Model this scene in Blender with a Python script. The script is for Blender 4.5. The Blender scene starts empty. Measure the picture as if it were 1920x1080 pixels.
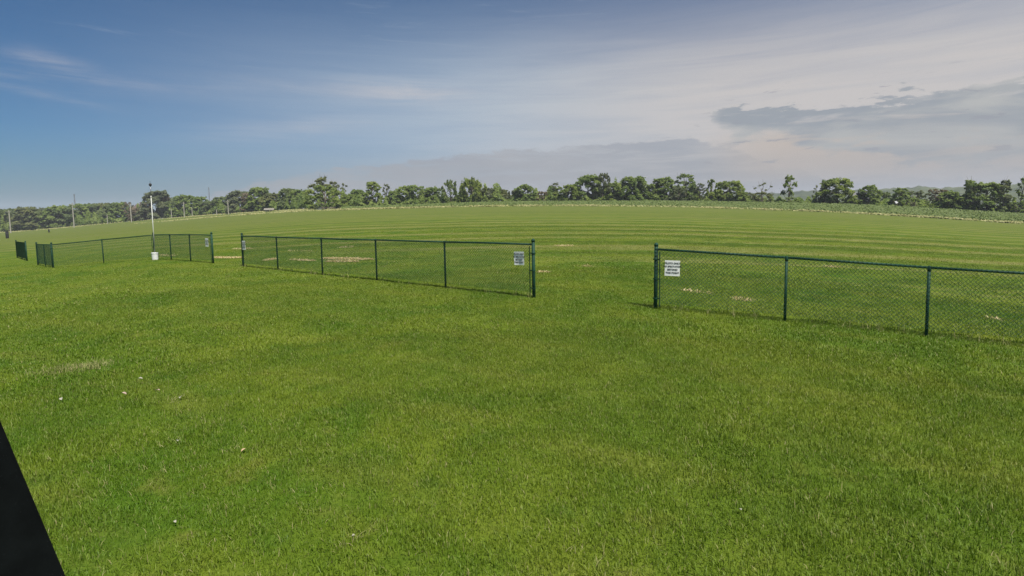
import bpy, bmesh, math, random
import numpy as np
from mathutils import Vector, Matrix

SC = bpy.context.scene
COL = SC.collection
rng = np.random.default_rng(11)
random.seed(11)
R_ = math.radians

# ------------------------------------------------------------------ camera
F_PX, CY, HEYE = 1000.0, 475.7, 2.0          # focal length and principal row in photo pixels, eye height
PITCH, ROLL = R_(4.5), R_(1.07)
cF = np.array([0, math.cos(PITCH), -math.sin(PITCH)])
_R0 = np.array([1.0, 0, 0]); _U0 = np.array([0, math.sin(PITCH), math.cos(PITCH)])
cR = _R0*math.cos(ROLL) - _U0*math.sin(ROLL)
cU = _U0*math.cos(ROLL) + _R0*math.sin(ROLL)
CAMP = np.array([0, 0, HEYE])
cam_d = bpy.data.cameras.new('camera')
cam = bpy.data.objects.new('camera', cam_d); COL.objects.link(cam)
cam_d.sensor_width = 36; cam_d.lens = 36*F_PX/1920
cam_d.shift_y = -(540-CY)/1920
cam_d.clip_start = 0.05; cam_d.clip_end = 30000
m = Matrix.Identity(4)
for i in range(3):
    m[i][0], m[i][1], m[i][2], m[i][3] = cR[i], cU[i], -cF[i], CAMP[i]
cam.matrix_world = m
SC.camera = cam

def ray(px, py):
    d = cF + cR*((px-960)/F_PX) + cU*((CY-py)/F_PX)
    return d/np.linalg.norm(d)
def ray_az(px, py):
    d = ray(px, py); return math.atan2(d[0], d[1])
def project(p):
    d = np.asarray(p)-CAMP
    z = d@cF
    return 960+F_PX*(d@cR)/z, CY-F_PX*(d@cU)/z

# ------------------------------------------------------------------ sun
SUN_AZ, SUN_EL = R_(143), R_(62)
sv = Vector((math.sin(SUN_AZ)*math.cos(SUN_EL), math.cos(SUN_AZ)*math.cos(SUN_EL), math.sin(SUN_EL)))
sun_d = bpy.data.lights.new('sun', 'SUN'); sun = bpy.data.objects.new('sun', sun_d); COL.objects.link(sun)
sun_d.energy = 4.4; sun_d.angle = R_(0.6); sun_d.color = (1.0, 0.95, 0.86)
sun.rotation_euler = sv.to_track_quat('Z', 'Y').to_euler()
sun.location = (30, -30, 60)

# ------------------------------------------------------------------ node helper
class NT:
    def __init__(s, tree): s.t = tree; s.n = tree.nodes; s.l = tree.links
    def add(s, typ, **kw):
        nd = s.n.new(typ)
        for k, v in kw.items(): setattr(nd, k, v)
        return nd
    def put(s, sock, v):
        if hasattr(v, 'links') or hasattr(v, 'is_linked'): s.l.new(v, sock)
        else: sock.default_value = v
    def math(s, op, a, b=None, c=None, clamp=False):
        nd = s.add('ShaderNodeMath', operation=op, use_clamp=clamp)
        for i, v in enumerate((a, b, c)):
            if v is not None: s.put(nd.inputs[i], v)
        return nd.outputs[0]
    def maprange(s, v, a, b, c=0.0, d=1.0, smooth=True):
        nd = s.add('ShaderNodeMapRange', interpolation_type='SMOOTHSTEP' if smooth else 'LINEAR')
        for i, x in enumerate((v, a, b, c, d)): s.put(nd.inputs[i], x)
        return nd.outputs[0]
    def mix(s, f, a, b, typ='MIX'):
        nd = s.add('ShaderNodeMix', data_type='RGBA', blend_type=typ)
        s.put(nd.inputs[0], f)
        for i, v in ((6, a), (7, b)):
            if isinstance(v, tuple) and len(v) == 3: v = (*v, 1)
            s.put(nd.inputs[i], v)
        return nd.outputs[2]
    def noise(s, vec, scale, detail=4, rough=0.55, dist=0.0):
        nd = s.add('ShaderNodeTexNoise')
        if vec is not None: s.l.new(vec, nd.inputs['Vector'])
        nd.inputs['Scale'].default_value = scale; nd.inputs['Detail'].default_value = detail
        nd.inputs['Roughness'].default_value = rough; nd.inputs['Distortion'].default_value = dist
        return nd.outputs['Fac']
    def mapping(s, vec, loc=(0, 0, 0), rot=(0, 0, 0), sc=(1, 1, 1)):
        nd = s.add('ShaderNodeMapping'); s.l.new(vec, nd.inputs[0])
        nd.inputs[1].default_value = loc; nd.inputs[2].default_value = rot; nd.inputs[3].default_value = sc
        return nd.outputs[0]
    def curve(s, v, pts):
        nd = s.add('ShaderNodeFloatCurve'); s.l.new(v, nd.inputs['Value'])
        c = nd.mapping.curves[0]
        nd.mapping.use_clip = False
        while len(c.points) < len(pts): c.points.new(0.5, 0.5)
        for p, (x, y) in zip(c.points, pts): p.location = (x, y); p.handle_type = 'AUTO_CLAMPED'
        nd.mapping.update()
        return nd.outputs[0]

# ------------------------------------------------------------------ world: clear sky, thin veil, two low cloud banks
SKY_STRENGTH, EXPOSURE = 0.06, 0.6
world = bpy.data.worlds.new('World'); SC.world = world; world.use_nodes = True
w = NT(world.node_tree); w.n.clear()
out = w.add('ShaderNodeOutputWorld'); bg = w.add('ShaderNodeBackground')
bg.inputs['Strength'].default_value = SKY_STRENGTH
w.l.new(bg.outputs[0], out.inputs[0])
sky = w.add('ShaderNodeTexSky', sky_type='NISHITA', sun_disc=False)
sky.sun_elevation = SUN_EL; sky.sun_rotation = SUN_AZ
sky.altitude = 200; sky.air_density = 1.0; sky.dust_density = 0.6; sky.ozone_density = 2.2
tc = w.add('ShaderNodeTexCoord'); sep = w.add('ShaderNodeSeparateXYZ')
w.l.new(tc.outputs['Generated'], sep.inputs[0])
X, Y, Z = sep.outputs
az = w.math('ARCTAN2', X, Y)                      # radians, 0 ahead, + to the right
el = w.math('ARCSINE', Z)
t01 = w.math('MULTIPLY_ADD', az, 1/R_(120), 0.5)  # -60..60 deg -> 0..1
comb = w.add('ShaderNodeCombineXYZ')
w.l.new(az, comb.inputs[0]); w.l.new(w.math('MULTIPLY', el, 3.2), comb.inputs[1])
P = comb.outputs[0]
def edge_pts(pts):
    o = []
    for px, py in pts:
        d = ray(px, py)
        o.append(((math.atan2(d[0], d[1])/R_(120))+0.5, math.asin(d[2])*2))
    return o
def edge(pts): return w.math('MULTIPLY', w.curve(t01, edge_pts(pts)), 0.5)
def cc(r, g, b):                                   # display colour of a cloud -> value behind the Background strength
    f = lambda c: ((c/255+0.055)/1.055)**2.4/SKY_STRENGTH/2**EXPOSURE
    return (f(r), f(g), f(b), 1)
n_big = w.noise(P, 2.2, 6, 0.55, 0.3)
n_rag = w.noise(P, 9.0, 8, 0.62, 0.4)
n_fine = w.noise(P, 30.0, 6, 0.6, 0.2)
streak = w.noise(w.mapping(P, rot=(0, 0, R_(-9)), sc=(1.6, 7.0, 1)), 2.2, 7, 0.6, 0.5)
base = w.mix(1.0, sky.outputs[0], (0.25, 0.53, 0.75, 1), 'MULTIPLY')
# veil of high thin cloud, thick to the right, thinning to the left and overhead
veil = w.maprange(az, R_(-50), R_(6))
veil_h = w.maprange(el, R_(22), R_(10.5))
veil = w.math('MULTIPLY', veil, w.math('MULTIPLY_ADD', veil_h, 0.82, 0.18))
veil = w.math('MULTIPLY', veil, w.maprange(streak, 0.2, 0.75, 0.84, 1.08), clamp=True)
c = w.mix(veil, base, w.mix(w.maprange(az, R_(-15), R_(25)), cc(170, 186, 202), cc(199, 195, 194)))
# small wisps in the blue part
wisp = w.noise(w.mapping(P, loc=(0.4, 0.2, 0), rot=(0, 0, R_(7)), sc=(1.0, 4.5, 1)), 4.2, 7, 0.62, 0.8)
wm = w.math('MULTIPLY', w.maprange(wisp, 0.58, 0.80, 0, 0.3), w.maprange(el, R_(9), R_(14)))
c = w.mix(wm, c, cc(178, 190, 202))
# soft elongated patches of thin cloud
def patch(px, py, waz, wel, k, tilt=0.0):
    d = ray(px, py); a0, e0 = math.atan2(d[0], d[1]), math.asin(d[2])
    da = w.math('SUBTRACT', az, a0); de = w.math('SUBTRACT', w.math('SUBTRACT', el, e0), w.math('MULTIPLY', da, tilt))
    q = w.math('ADD', w.math('POWER', w.math('ABSOLUTE', w.math('DIVIDE', da, R_(waz))), 2.0), w.math('POWER', w.math('ABSOLUTE', w.math('DIVIDE', de, R_(wel))), 2.0))
    g_ = w.math('EXPONENT', w.math('MULTIPLY', q, -1.0))
    return w.math('MULTIPLY', w.math('MULTIPLY', g_, k), w.maprange(w.math('ADD', w.math('MULTIPLY', wisp, 0.6), w.math('MULTIPLY', n_rag, 0.4)), 0.36, 0.62, 0.1, 1.0))
for pa in ((760, 172, 7.0, 1.1, 0.65, 0.0), (560, 240, 9.0, 0.9, 0.28, 0.12), (95, 116, 2.4, 0.7, 0.40, -0.1), (90, 142, 6.0, 0.4, 0.28, 0.02), (100, 182, 4.0, 0.3, 0.18, -0.15), (420, 160, 9, 1.0, 0.16, 0.1)):
    c = w.mix(patch(*pa), c, cc(196, 194, 198))
# low bank
e1 = edge([(0, 455), (250, 430), (440, 350), (600, 318), (800, 299), (900, 287), (1010, 276), (1110, 276), (1190, 258),
           (1260, 249), (1320, 262), (1400, 280), (1440, 300), (1500, 318), (1600, 330), (1750, 335), (1920, 335)])
e1 = w.math('ADD', e1, w.math('ADD', w.math('MULTIPLY_ADD', n_rag, 0.062, -0.031), w.math('MULTIPLY_ADD', n_fine, 0.022, -0.011)))
m1 = w.maprange(w.math('SUBTRACT', e1, el), -0.0015, 0.006)
m1 = w.math('MULTIPLY', m1, w.maprange(w.noise(w.mapping(P, loc=(7, 1, 0), sc=(1, 2.6, 1)), 6.0, 7, 0.62, 0.5), 0.34, 0.54, 0.40, 0.97))
c = w.mix(m1, c, w.mix(w.maprange(n_big, 0.35, 0.65), cc(154, 161, 172), cc(175, 177, 182)))
# peach-coloured thin veil in the gap, lower right
pg = w.math('MULTIPLY', w.maprange(az, R_(18), R_(27)), w.math('MULTIPLY', w.maprange(el, R_(8.5), R_(6.0)), w.maprange(el, R_(1.5), R_(3.6))))
c = w.mix(w.math('MULTIPLY', pg, 0.75), c, cc(196, 181, 168))
# high right bank
e_up = edge([(0, 420), (1250, 300), (1325, 242), (1350, 212), (1400, 204), (1460, 196), (1520, 196), (1600, 190), (1700, 178), (1800, 166), (1920, 148)])
e_lo = edge([(0, 400), (1250, 290), (1325, 236), (1350, 246), (1400, 268), (1470, 270), (1540, 284), (1650, 300), (1750, 318), (1920, 330)])
rag = w.math('MULTIPLY_ADD', n_rag, 0.095, -0.0475)
rag = w.math('ADD', rag, w.math('MULTIPLY_ADD', n_fine, 0.036, -0.018))
mu = w.maprange(w.math('SUBTRACT', w.math('ADD', e_up, rag), el), -0.001, 0.005)
ml = w.maprange(w.math('SUBTRACT', el, w.math('SUBTRACT', e_lo, w.math('MULTIPLY', rag, 1.2))), -0.004, 0.02)
m2 = w.math('MULTIPLY', w.math('MULTIPLY', mu, ml), w.maprange(az, R_(19.5), R_(21.5)))
m2 = w.math('MULTIPLY', m2, w.maprange(w.noise(w.mapping(P, loc=(2, 5, 0), sc=(1, 2.2, 1)), 6.5, 7, 0.6, 0.4), 0.32, 0.5, 0.35, 1.0))
inner = w.noise(w.mapping(P, sc=(1, 1.5, 1)), 5.0, 6, 0.55, 0.5)
c = w.mix(m2, c, w.mix(w.maprange(inner, 0.36, 0.66), cc(152, 159, 167), cc(182, 183, 182)))
# scattered shreds above the right bank
shr = w.noise(w.mapping(P, sc=(1, 1.7, 1)), 16.0, 5, 0.6, 0.3)
ms = w.math('MULTIPLY', w.maprange(shr, 0.61, 0.68), w.maprange(az, R_(10), R_(24)))
ms = w.math('MULTIPLY', ms, w.maprange(w.math('SUBTRACT', el, e_up), 0.055, 0.0))
c = w.mix(w.math('MULTIPLY', ms, 0.7), c, cc(150, 153, 162))
# grey murk at the skyline
c = w.mix(w.maprange(el, R_(8.0), R_(0.5), 0, 0.72), c, w.mix(w.maprange(az, R_(-45), R_(0)), cc(102, 130, 146), cc(157, 159, 164)))
w.l.new(c, bg.inputs['Color'])

vs = SC.view_settings
SC.display_settings.display_device = 'sRGB'
vs.view_transform = 'Standard'; vs.look = 'None'; vs.exposure = EXPOSURE; vs.gamma = 1.0; vs.use_curve_mapping = False
SC.render.engine = 'CYCLES'
SC.cycles.max_bounces = 6; SC.cycles.transparent_max_bounces = 8
SC.cycles.use_denoising = True; SC.cycles.denoiser = 'OPENIMAGEDENOISE'; SC.cycles.denoising_input_passes = 'RGB_ALBEDO_NORMAL'; SC.cycles.denoising_prefilter = 'NONE'

# ------------------------------------------------------------------ small helpers
def tag(o, label=None, cat=None, group=None, kind=None):
    if label: o['label'] = label
    if cat: o['category'] = cat
    if group: o['group'] = group
    if kind: o['kind'] = kind
    return o
def empty(name, loc=(0, 0, 0)):
    o = bpy.data.objects.new(name, None); COL.objects.link(o); o.location = loc; o.empty_display_size = 0.2
    return o
def mesh_np(name, verts, faces, mat=None, parent=None, smooth=False, attrs=None):
    """verts Nx3, faces: list of lists or an int array (n,k)"""
    me = bpy.data.meshes.new(name)
    verts = np.asarray(verts, dtype=np.float32)
    if isinstance(faces, np.ndarray):
        n, k = faces.shape
        me.vertices.add(len(verts)); me.vertices.foreach_set('co', verts.ravel())
        me.loops.add(n*k); me.loops.foreach_set('vertex_index', faces.astype(np.int32).ravel())
        me.polygons.add(n); me.polygons.foreach_set('loop_start', np.arange(0, n*k, k, dtype=np.int32))
        me.update(calc_edges=True)
    else:
        me.from_pydata([tuple(map(float, v)) for v in verts], [], faces); me.update()
    if smooth: me.polygons.foreach_set('use_smooth', np.ones(len(me.polygons), dtype=bool))
    for an, (dom, val) in (attrs or {}).items():
        a = me.attributes.new(an, 'FLOAT', dom); a.data.foreach_set('value', np.asarray(val, dtype=np.float32))
    o = bpy.data.objects.new(name, me); COL.objects.link(o)
    if mat: me.materials.append(mat)
    if parent: o.parent = parent
    return o
class MB:
    """collects boxes and tubes for one part"""
    def __init__(s): s.v = []; s.f = []
    def add(s, v, f):
        b = len(s.v); s.v += [tuple(x) for x in v]; s.f += [[b+i for i in q] for q in f]
    def box(s, c, size, rz=0.0):
        hx, hy, hz = (q/2 for q in size); ca, sa = math.cos(rz), math.sin(rz)
        v = []
        for z in (-hz, hz):
            for x, y in ((-hx, -hy), (hx, -hy), (hx, hy), (-hx, hy)):
                v.append((c[0]+x*ca-y*sa, c[1]+x*sa+y*ca, c[2]+z))
        s.add(v, [[3, 2, 1, 0], [4, 5, 6, 7], [0, 1, 5, 4], [1, 2, 6, 5], [2, 3, 7, 6], [3, 0, 4, 7]])
    def tube(s, pts, rad, n=8, cap=True):
        pts = [np.asarray(p, float) for p in pts]
        if not hasattr(rad, '__len__'): rad = [rad]*len(pts)
        rings = []
        for i, p in enumerate(pts):
            d = pts[min(i+1, len(pts)-1)]-pts[max(i-1, 0)]; d = d/(np.linalg.norm(d)+1e-9)
            a = np.array([1.0, 0, 0]) if abs(d[2]) > 0.8 else np.array([0, 0, 1.0])
            u = np.cross(d, a); u /= np.linalg.norm(u); q = np.cross(d, u)
            rings.append([p+rad[i]*(u*math.cos(2*math.pi*k/n)+q*math.sin(2*math.pi*k/n)) for k in range(n)])
        v = [x for r in rings for x in r]; f = []
        for i in range(len(pts)-1):
            for k in range(n):
                f.append([i*n+k, i*n+(k+1) % n, (i+1)*n+(k+1) % n, (i+1)*n+k])
        if cap:
            f.append(list(range(n))[::-1]); f.append([(len(pts)-1)*n+k for k in range(n)])
        s.add(v, f)
    def lathe(s, c, prof, n=16):
        v = []; f = []
        for r, z in prof:
            v += [(c[0]+r*math.cos(2*math.pi*k/n), c[1]+r*math.sin(2*math.pi*k/n), c[2]+z) for k in range(n)]
        for i in range(len(prof)-1):
            for k in range(n): f.append([i*n+k, i*n+(k+1) % n, (i+1)*n+(k+1) % n, (i+1)*n+k])
        f.append(list(range(n))[::-1]); f.append([(len(prof)-1)*n+k for k in range(n)])
        s.add(v, f)
    def build(s, name, mat, parent=None, smooth=False):
        return mesh_np(name, np.array(s.v), s.f, mat, parent, smooth)

# ------------------------------------------------------------------ materials
def principled(name, color, rough=0.6, metal=0.0, spec=0.5, var=0.0, vscale=8.0, bump=0.0, bscale=40.0):
    mt = bpy.data.materials.new(name); mt.use_nodes = True
    g = NT(mt.node_tree); b = g.n['Principled BSDF']
    b.inputs['Roughness'].default_value = rough; b.inputs['Metallic'].default_value = metal
    b.inputs['Specular IOR Level'].default_value = spec
    geo = g.add('ShaderNodeNewGeometry')
    if var:
        n = g.noise(geo.outputs['Position'], vscale, 5, 0.6)
        dark = tuple(x*(1-var) for x in color); lite = tuple(min(1, x*(1+var)) for x in color)
        g.l.new(g.mix(g.maprange(n, 0.3, 0.7), dark, lite), b.inputs['Base Color'])
    else: b.inputs['Base Color'].default_value = (*color, 1)
    if bump:
        bn = g.add('ShaderNodeBump'); bn.inputs['Strength'].default_value = bump; bn.inputs['Distance'].default_value = 0.01
        g.l.new(g.noise(geo.outputs['Position'], bscale, 5, 0.6), bn.inputs['Height']); g.l.new(bn.outputs[0], b.inputs['Normal'])
    return mt
M = {}
M['green_vinyl'] = principled('green_vinyl', (0.009, 0.046, 0.027), 0.65, spec=0.25, var=0.25, vscale=5)
M['mesh_vinyl'] = principled('mesh_vinyl', (0.022, 0.075, 0.050), 0.6, spec=0.3, var=0.2, vscale=5)
M['sign_white'] = principled('sign_white', (0.86, 0.86, 0.84), 0.5, var=0.05, vscale=6)
M['sign_black'] = principled('sign_black', (0.015, 0.015, 0.017), 0.55)
M['white_plastic'] = principled('white_plastic', (0.72, 0.73, 0.72), 0.4, var=0.08, vscale=9)
M['white_paint'] = principled('white_paint', (0.55, 0.56, 0.53), 0.5, var=0.06)
M['grey_metal'] = principled('grey_metal', (0.22, 0.23, 0.25), 0.4, metal=0.6)
M['dark_plastic'] = principled('dark_plastic', (0.02, 0.022, 0.025), 0.5)
M['shade_black_timber'] = principled('shade_black_timber', (0.0022, 0.003, 0.003), 0.85, spec=0.03, var=0.3, vscale=14, bump=0.3)  # near-black base colour stands in for the shade the timber lies in
M['pole_wood'] = principled('pole_wood', (0.34, 0.32, 0.27), 0.8, var=0.2, vscale=1.5)
M['bark'] = principled('bark', (0.15, 0.125, 0.10), 0.9, spec=0.2, var=0.35, vscale=2.0)
M['bark_pale'] = principled('bark_pale', (0.20, 0.18, 0.155), 0.9, spec=0.2, var=0.3, vscale=2.0)
M['house_white'] = principled('house_white', (0.70, 0.70, 0.68), 0.7, var=0.06, vscale=0.8)
M['house_tan'] = principled('house_tan', (0.24, 0.22, 0.19), 0.8, var=0.1, vscale=0.8)
M['roof_brown'] = principled('roof_brown', (0.16, 0.11, 0.095), 0.85, var=0.2, vscale=1.0)
M['roof_grey'] = principled('roof_grey', (0.13, 0.13, 0.14), 0.8, var=0.2, vscale=1.0)
M['roof_metal'] = principled('roof_metal', (0.45, 0.45, 0.46), 0.45, metal=0.3, var=0.08, vscale=0.6)
M['glass_dark'] = principled('glass_dark', (0.02, 0.025, 0.03), 0.1)
M['door_red'] = principled('door_red', (0.20, 0.05, 0.04), 0.6)

def tone_nodes(g, pos, field):
    """shared large-scale turf colour: green, yellow-green, straw-ish and blue-green clover areas"""
    n1 = g.noise(g.mapping(pos, sc=(1, 1, 0)), 0.42, 5, 0.6, 0.4)
    n2 = g.noise(g.mapping(pos, loc=(31, 7, 0), sc=(1, 1, 0)), 1.5, 4, 0.6, 0.3)
    n3 = g.noise(g.mapping(pos, loc=(5, 57, 0), sc=(1, 1, 0)), 0.09, 3, 0.5)
    c = g.mix(g.maprange(n1, 0.34, 0.66), (0.064, 0.124, 0.008), (0.138, 0.178, 0.018))
    c = g.mix(g.maprange(n2, 0.52, 0.72, 0, 0.62), c, (0.060, 0.122, 0.012))
    c = g.mix(g.maprange(n2, 0.42, 0.26, 0, 0.50), c, (0.19, 0.182, 0.045))
    c = g.mix(g.maprange(n3, 0.36, 0.64, 0, 0.4), c, (0.125, 0.160, 0.020))
    # faint wheel and mower tracks running along the fence
    sp = g.add('ShaderNodeSeparateXYZ'); g.l.new(pos, sp.inputs[0])
    tu = g.math('MULTIPLY_ADD', sp.outputs[0], 0.55, g.math('MULTIPLY', sp.outputs[1], 0.83))
    tu = g.math('MULTIPLY_ADD', g.noise(g.mapping(pos, sc=(1, 1, 0)), 0.25, 3, 0.5), 0.9, tu)
    tr_ = g.math('SINE', g.math('MULTIPLY', tu, 2*math.pi/1.35))
    brk = g.maprange(g.noise(g.mapping(pos, loc=(9, 3, 0), rot=(0, 0, R_(34)), sc=(0.3, 1.4, 0)), 0.7, 4, 0.6), 0.40, 0.62)
    c = g.mix(g.math('MULTIPLY', g.maprange(tr_, 0.1, 1.0, 0, 0.34), brk), c, (0.190, 0.200, 0.040))
    return c
def stripe_nodes(g, pos, c):
    """mowing stripes and lines of drying clippings on the flying field beyond the fence"""
    sep = g.add('ShaderNodeSeparateXYZ'); g.l.new(pos, sep.inputs[0])
    x, y, _ = sep.outputs
    far = g.maprange(g.math('MULTIPLY_ADD', x, 0.62, y), 17.0, 25.0)
    wob = g.noise(g.mapping(pos, sc=(0.35, 1, 0)), 0.035, 2, 0.5)
    u = g.math('MULTIPLY_ADD', x, 0.07, y)
    u = g.math('ADD', u, g.math('MULTIPLY', wob, 2.5))
    s = g.math('SINE', g.math('MULTIPLY', u, 2*math.pi/5.0))
    s2 = g.noise(g.mapping(pos, rot=(0, 0, R_(4)), sc=(0.014, 1, 0)), 0.8, 4, 0.65)
    s = g.math('ADD', g.math('MULTIPLY', s, 0.95), g.math('MULTIPLY_ADD', s2, 6.0, -3.0))
    amp = g.maprange(g.noise(g.mapping(pos, sc=(0.12, 0.5, 0)), 0.09, 3, 0.5), 0.36, 0.62)
    dry = g.math('MULTIPLY', g.maprange(s, 0.1, 1.1), g.math('MULTIPLY', far, g.math('MULTIPLY_ADD', amp, 0.36, 0.60)))
    drk = g.math('MULTIPLY', g.maprange(s, -0.3, -1.2), g.math('MULTIPLY', far, g.math('MULTIPLY_ADD', amp, 0.36, 0.50)))
    c = g.mix(dry, c, (0.200, 0.195, 0.066))
    c = g.mix(drk, c, (0.066, 0.096, 0.013))
    # worn straw-coloured scars along the strips
    sc_ = g.noise(g.mapping(pos, loc=(3, 1, 0), sc=(0.16, 1.3, 0)), 0.55, 4, 0.6)
    scar = g.math('MULTIPLY', g.maprange(sc_, 0.66, 0.74, 0, 0.75), far)
    c = g.mix(scar, c, (0.27, 0.23, 0.10))
    dist = g.maprange(y, 22.0, 110.0)
    c = g.mix(g.math('MULTIPLY', dist, 0.45), c, (0.128, 0.146, 0.040))
    return c
def ground_material():
    mt = bpy.data.materials.new('turf'); mt.use_nodes = True
    g = NT(mt.node_tree); b = g.n['Principled BSDF']
    b.inputs['Roughness'].default_value = 0.95; b.inputs['Specular IOR Level'].default_value = 0.1
    geo = g.add('ShaderNodeNewGeometry'); pos = geo.outputs['Position']
    c = stripe_nodes(g, pos, tone_nodes(g, pos, True))
    fine = g.noise(pos, 26.0, 4, 0.7); mid = g.noise(pos, 5.0, 4, 0.65)
    c = g.mix(g.maprange(fine, 0.40, 0.66, 0, 0.55), c, g.mix(1.0, c, (0.42, 0.5, 0.35, 1), 'MULTIPLY'))
    c = g.mix(g.maprange(mid, 0.4, 0.7, 0, 0.3), c, g.mix(1.0, c, (0.6, 0.68, 0.5, 1), 'MULTIPLY'))
    g.l.new(c, b.inputs['Base Color'])
    bn = g.add('ShaderNodeBump'); bn.inputs['Strength'].default_value = 0.8; bn.inputs['Distance'].default_value = 0.03
    g.l.new(g.math('ADD', fine, mid), bn.inputs['Height']); g.l.new(bn.outputs[0], b.inputs['Normal'])
    return mt
def leafy(name, base_nodes, trans=0.3, rough=0.6, spec=0.25):
    mt = bpy.data.materials.new(name); mt.use_nodes = True
    g = NT(mt.node_tree); b = g.n['Principled BSDF']; o = g.n['Material Output']
    b.inputs['Roughness'].default_value = rough; b.inputs['Specular IOR Level'].default_value = spec
    c = base_nodes(g)
    g.l.new(c, b.inputs['Base Color'])
    t = g.add('ShaderNodeBsdfTranslucent'); g.l.new(g.mix(1.0, c, (1.15, 1.2, 0.7, 1), 'MULTIPLY'), t.inputs[0])
    ms = g.add('ShaderNodeMixShader'); ms.inputs[0].default_value = trans
    g.l.new(b.outputs[0], ms.inputs[1]); g.l.new(t.outputs[0], ms.inputs[2]); g.l.new(ms.outputs[0], o.inputs[0])
    return mt
def attr(g, name):
    a = g.add('ShaderNodeAttribute', attribute_name=name); return a.outputs['Fac']
def blade_nodes(g):
    geo = g.add('ShaderNodeNewGeometry'); pos = geo.outputs['Position']
    c = stripe_nodes(g, pos, tone_nodes(g, pos, False))
    r = attr(g, 'rnd')
    c = g.mix(1.0, c, (1.40, 1.46, 0.95, 1), 'MULTIPLY')
    c = g.mix(g.maprange(r, 0.0, 0.4, 0.5, 0.0), c, (0.066, 0.125, 0.014))
    c = g.mix(g.maprange(r, 0.62, 0.95, 0.0, 0.6), c, (0.20, 0.235, 0.050))
    c = g.mix(g.maprange(r, 0.955, 0.965, 0.0, 0.75), c, (0.36, 0.32, 0.15))
    return c
def dry_nodes(g):
    r = attr(g, 'rnd')
    return g.mix(r, (0.16, 0.19, 0.05), (0.42, 0.39, 0.18))
def straw_nodes(g):
    r = attr(g, 'rnd')
    return g.mix(r, (0.34, 0.27, 0.12), (0.72, 0.60, 0.36))
M['turf'] = ground_material()
M['blade'] = leafy('grass_blade', blade_nodes, 0.28, 0.55, 0.3)
M['dry_blade'] = leafy('dry_grass_blade', dry_nodes, 0.25)
M['straw'] = leafy('straw_clippings', straw_nodes, 0.15)
LEAF = {'green': ((0.125, 0.190, 0.044), (0.275, 0.340, 0.092)),
        'bright': ((0.140, 0.200, 0.038), (0.300, 0.355, 0.085)),
        'dark': ((0.105, 0.148, 0.056), (0.215, 0.262, 0.098)),
        'rust': ((0.130, 0.105, 0.066), (0.270, 0.215, 0.145)),
        'olive': ((0.115, 0.140, 0.046), (0.250, 0.265, 0.095)),
        'grey': ((0.100, 0.128, 0.064), (0.225, 0.250, 0.125))}
for k, (a, b_) in LEAF.items():
    M['leaf_'+k] = leafy('leaf_'+k, lambda g, a=a, b_=b_: g.mix(attr(g, 'rnd'), a, b_), 0.5)
def crop_nodes(g):
    r = attr(g, 'rnd'); return g.mix(r, (0.095, 0.140, 0.034), (0.160, 0.200, 0.058))
M['crop'] = leafy('crop_leaf', crop_nodes, 0.25)
def hill_material():
    mt = bpy.data.materials.new('wooded_hill'); mt.use_nodes = True
    g = NT(mt.node_tree); b = g.n['Principled BSDF']; b.inputs['Roughness'].default_value = 1; b.inputs['Specular IOR Level'].default_value = 0
    geo = g.add('ShaderNodeNewGeometry')
    n = g.noise(geo.outputs['Position'], 0.02, 6, 0.65)
    g.l.new(g.mix(g.maprange(n, 0.35, 0.65), (0.03, 0.045, 0.02), (0.09, 0.11, 0.045)), b.inputs['Base Color'])
    return mt
M['hill'] = hill_material()

# ------------------------------------------------------------------ terrain: a low rise, falling away left and right
FH = 1.22                                              # fence height
def plan(px, hpx):                                     # plan position of a post from its column and apparent height
    Yd = F_PX*FH/hpx
    d = ray(px, 480); k = Yd/(d@cF)
    return np.array([d[0]*k, d[1]*k])
def line_post(px, A, B):                               # where the column px meets the straight fence line A-B
    d = ray(px, 480); a = np.array([d[0], d[1]]); e = B-A
    k = np.linalg.solve(np.array([[a[0], -e[0]], [a[1], -e[1]]]), A)
    return a*k[0]
def z_of(xy, py, px):                                  # height at which a plan point appears on row py
    r = math.hypot(*xy); d = ray(px, py)
    return HEYE + r*d[2]/math.hypot(d[0], d[1])
FENCES = {
    'right': [(1229, 113, 579), (1474, None, 604), (1743, None, 632), (2040, 141, 664), (2400, 150, 700)],
    'middle': [(455, 57, 500), (520, None, 507.5), (603, None, 516), (705, None, 527), (834, None, 541), (1000, 100.5, 558)],
    'left_front': [(290, 46, 484), (321, None, 487), (357, None, 490), (399, 53, 494)],
    'left_long': [(98, 44, 504), (194, None, 494), (290, 46, 484)],
    'left_side': [(70, 39.5, 496), (84, None, 500), (98, 44, 504)],
    'far_left': [(32, 30, 486), (41, None, 488), (50, 34, 490)],
}
def fence_xy(pts):
    A, B = plan(pts[0][0], pts[0][1]), plan(pts[-1][0], pts[-1][1])
    return [A if i == 0 else B if i == len(pts)-1 else line_post(p[0], A, B) for i, p in enumerate(pts)]
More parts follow.
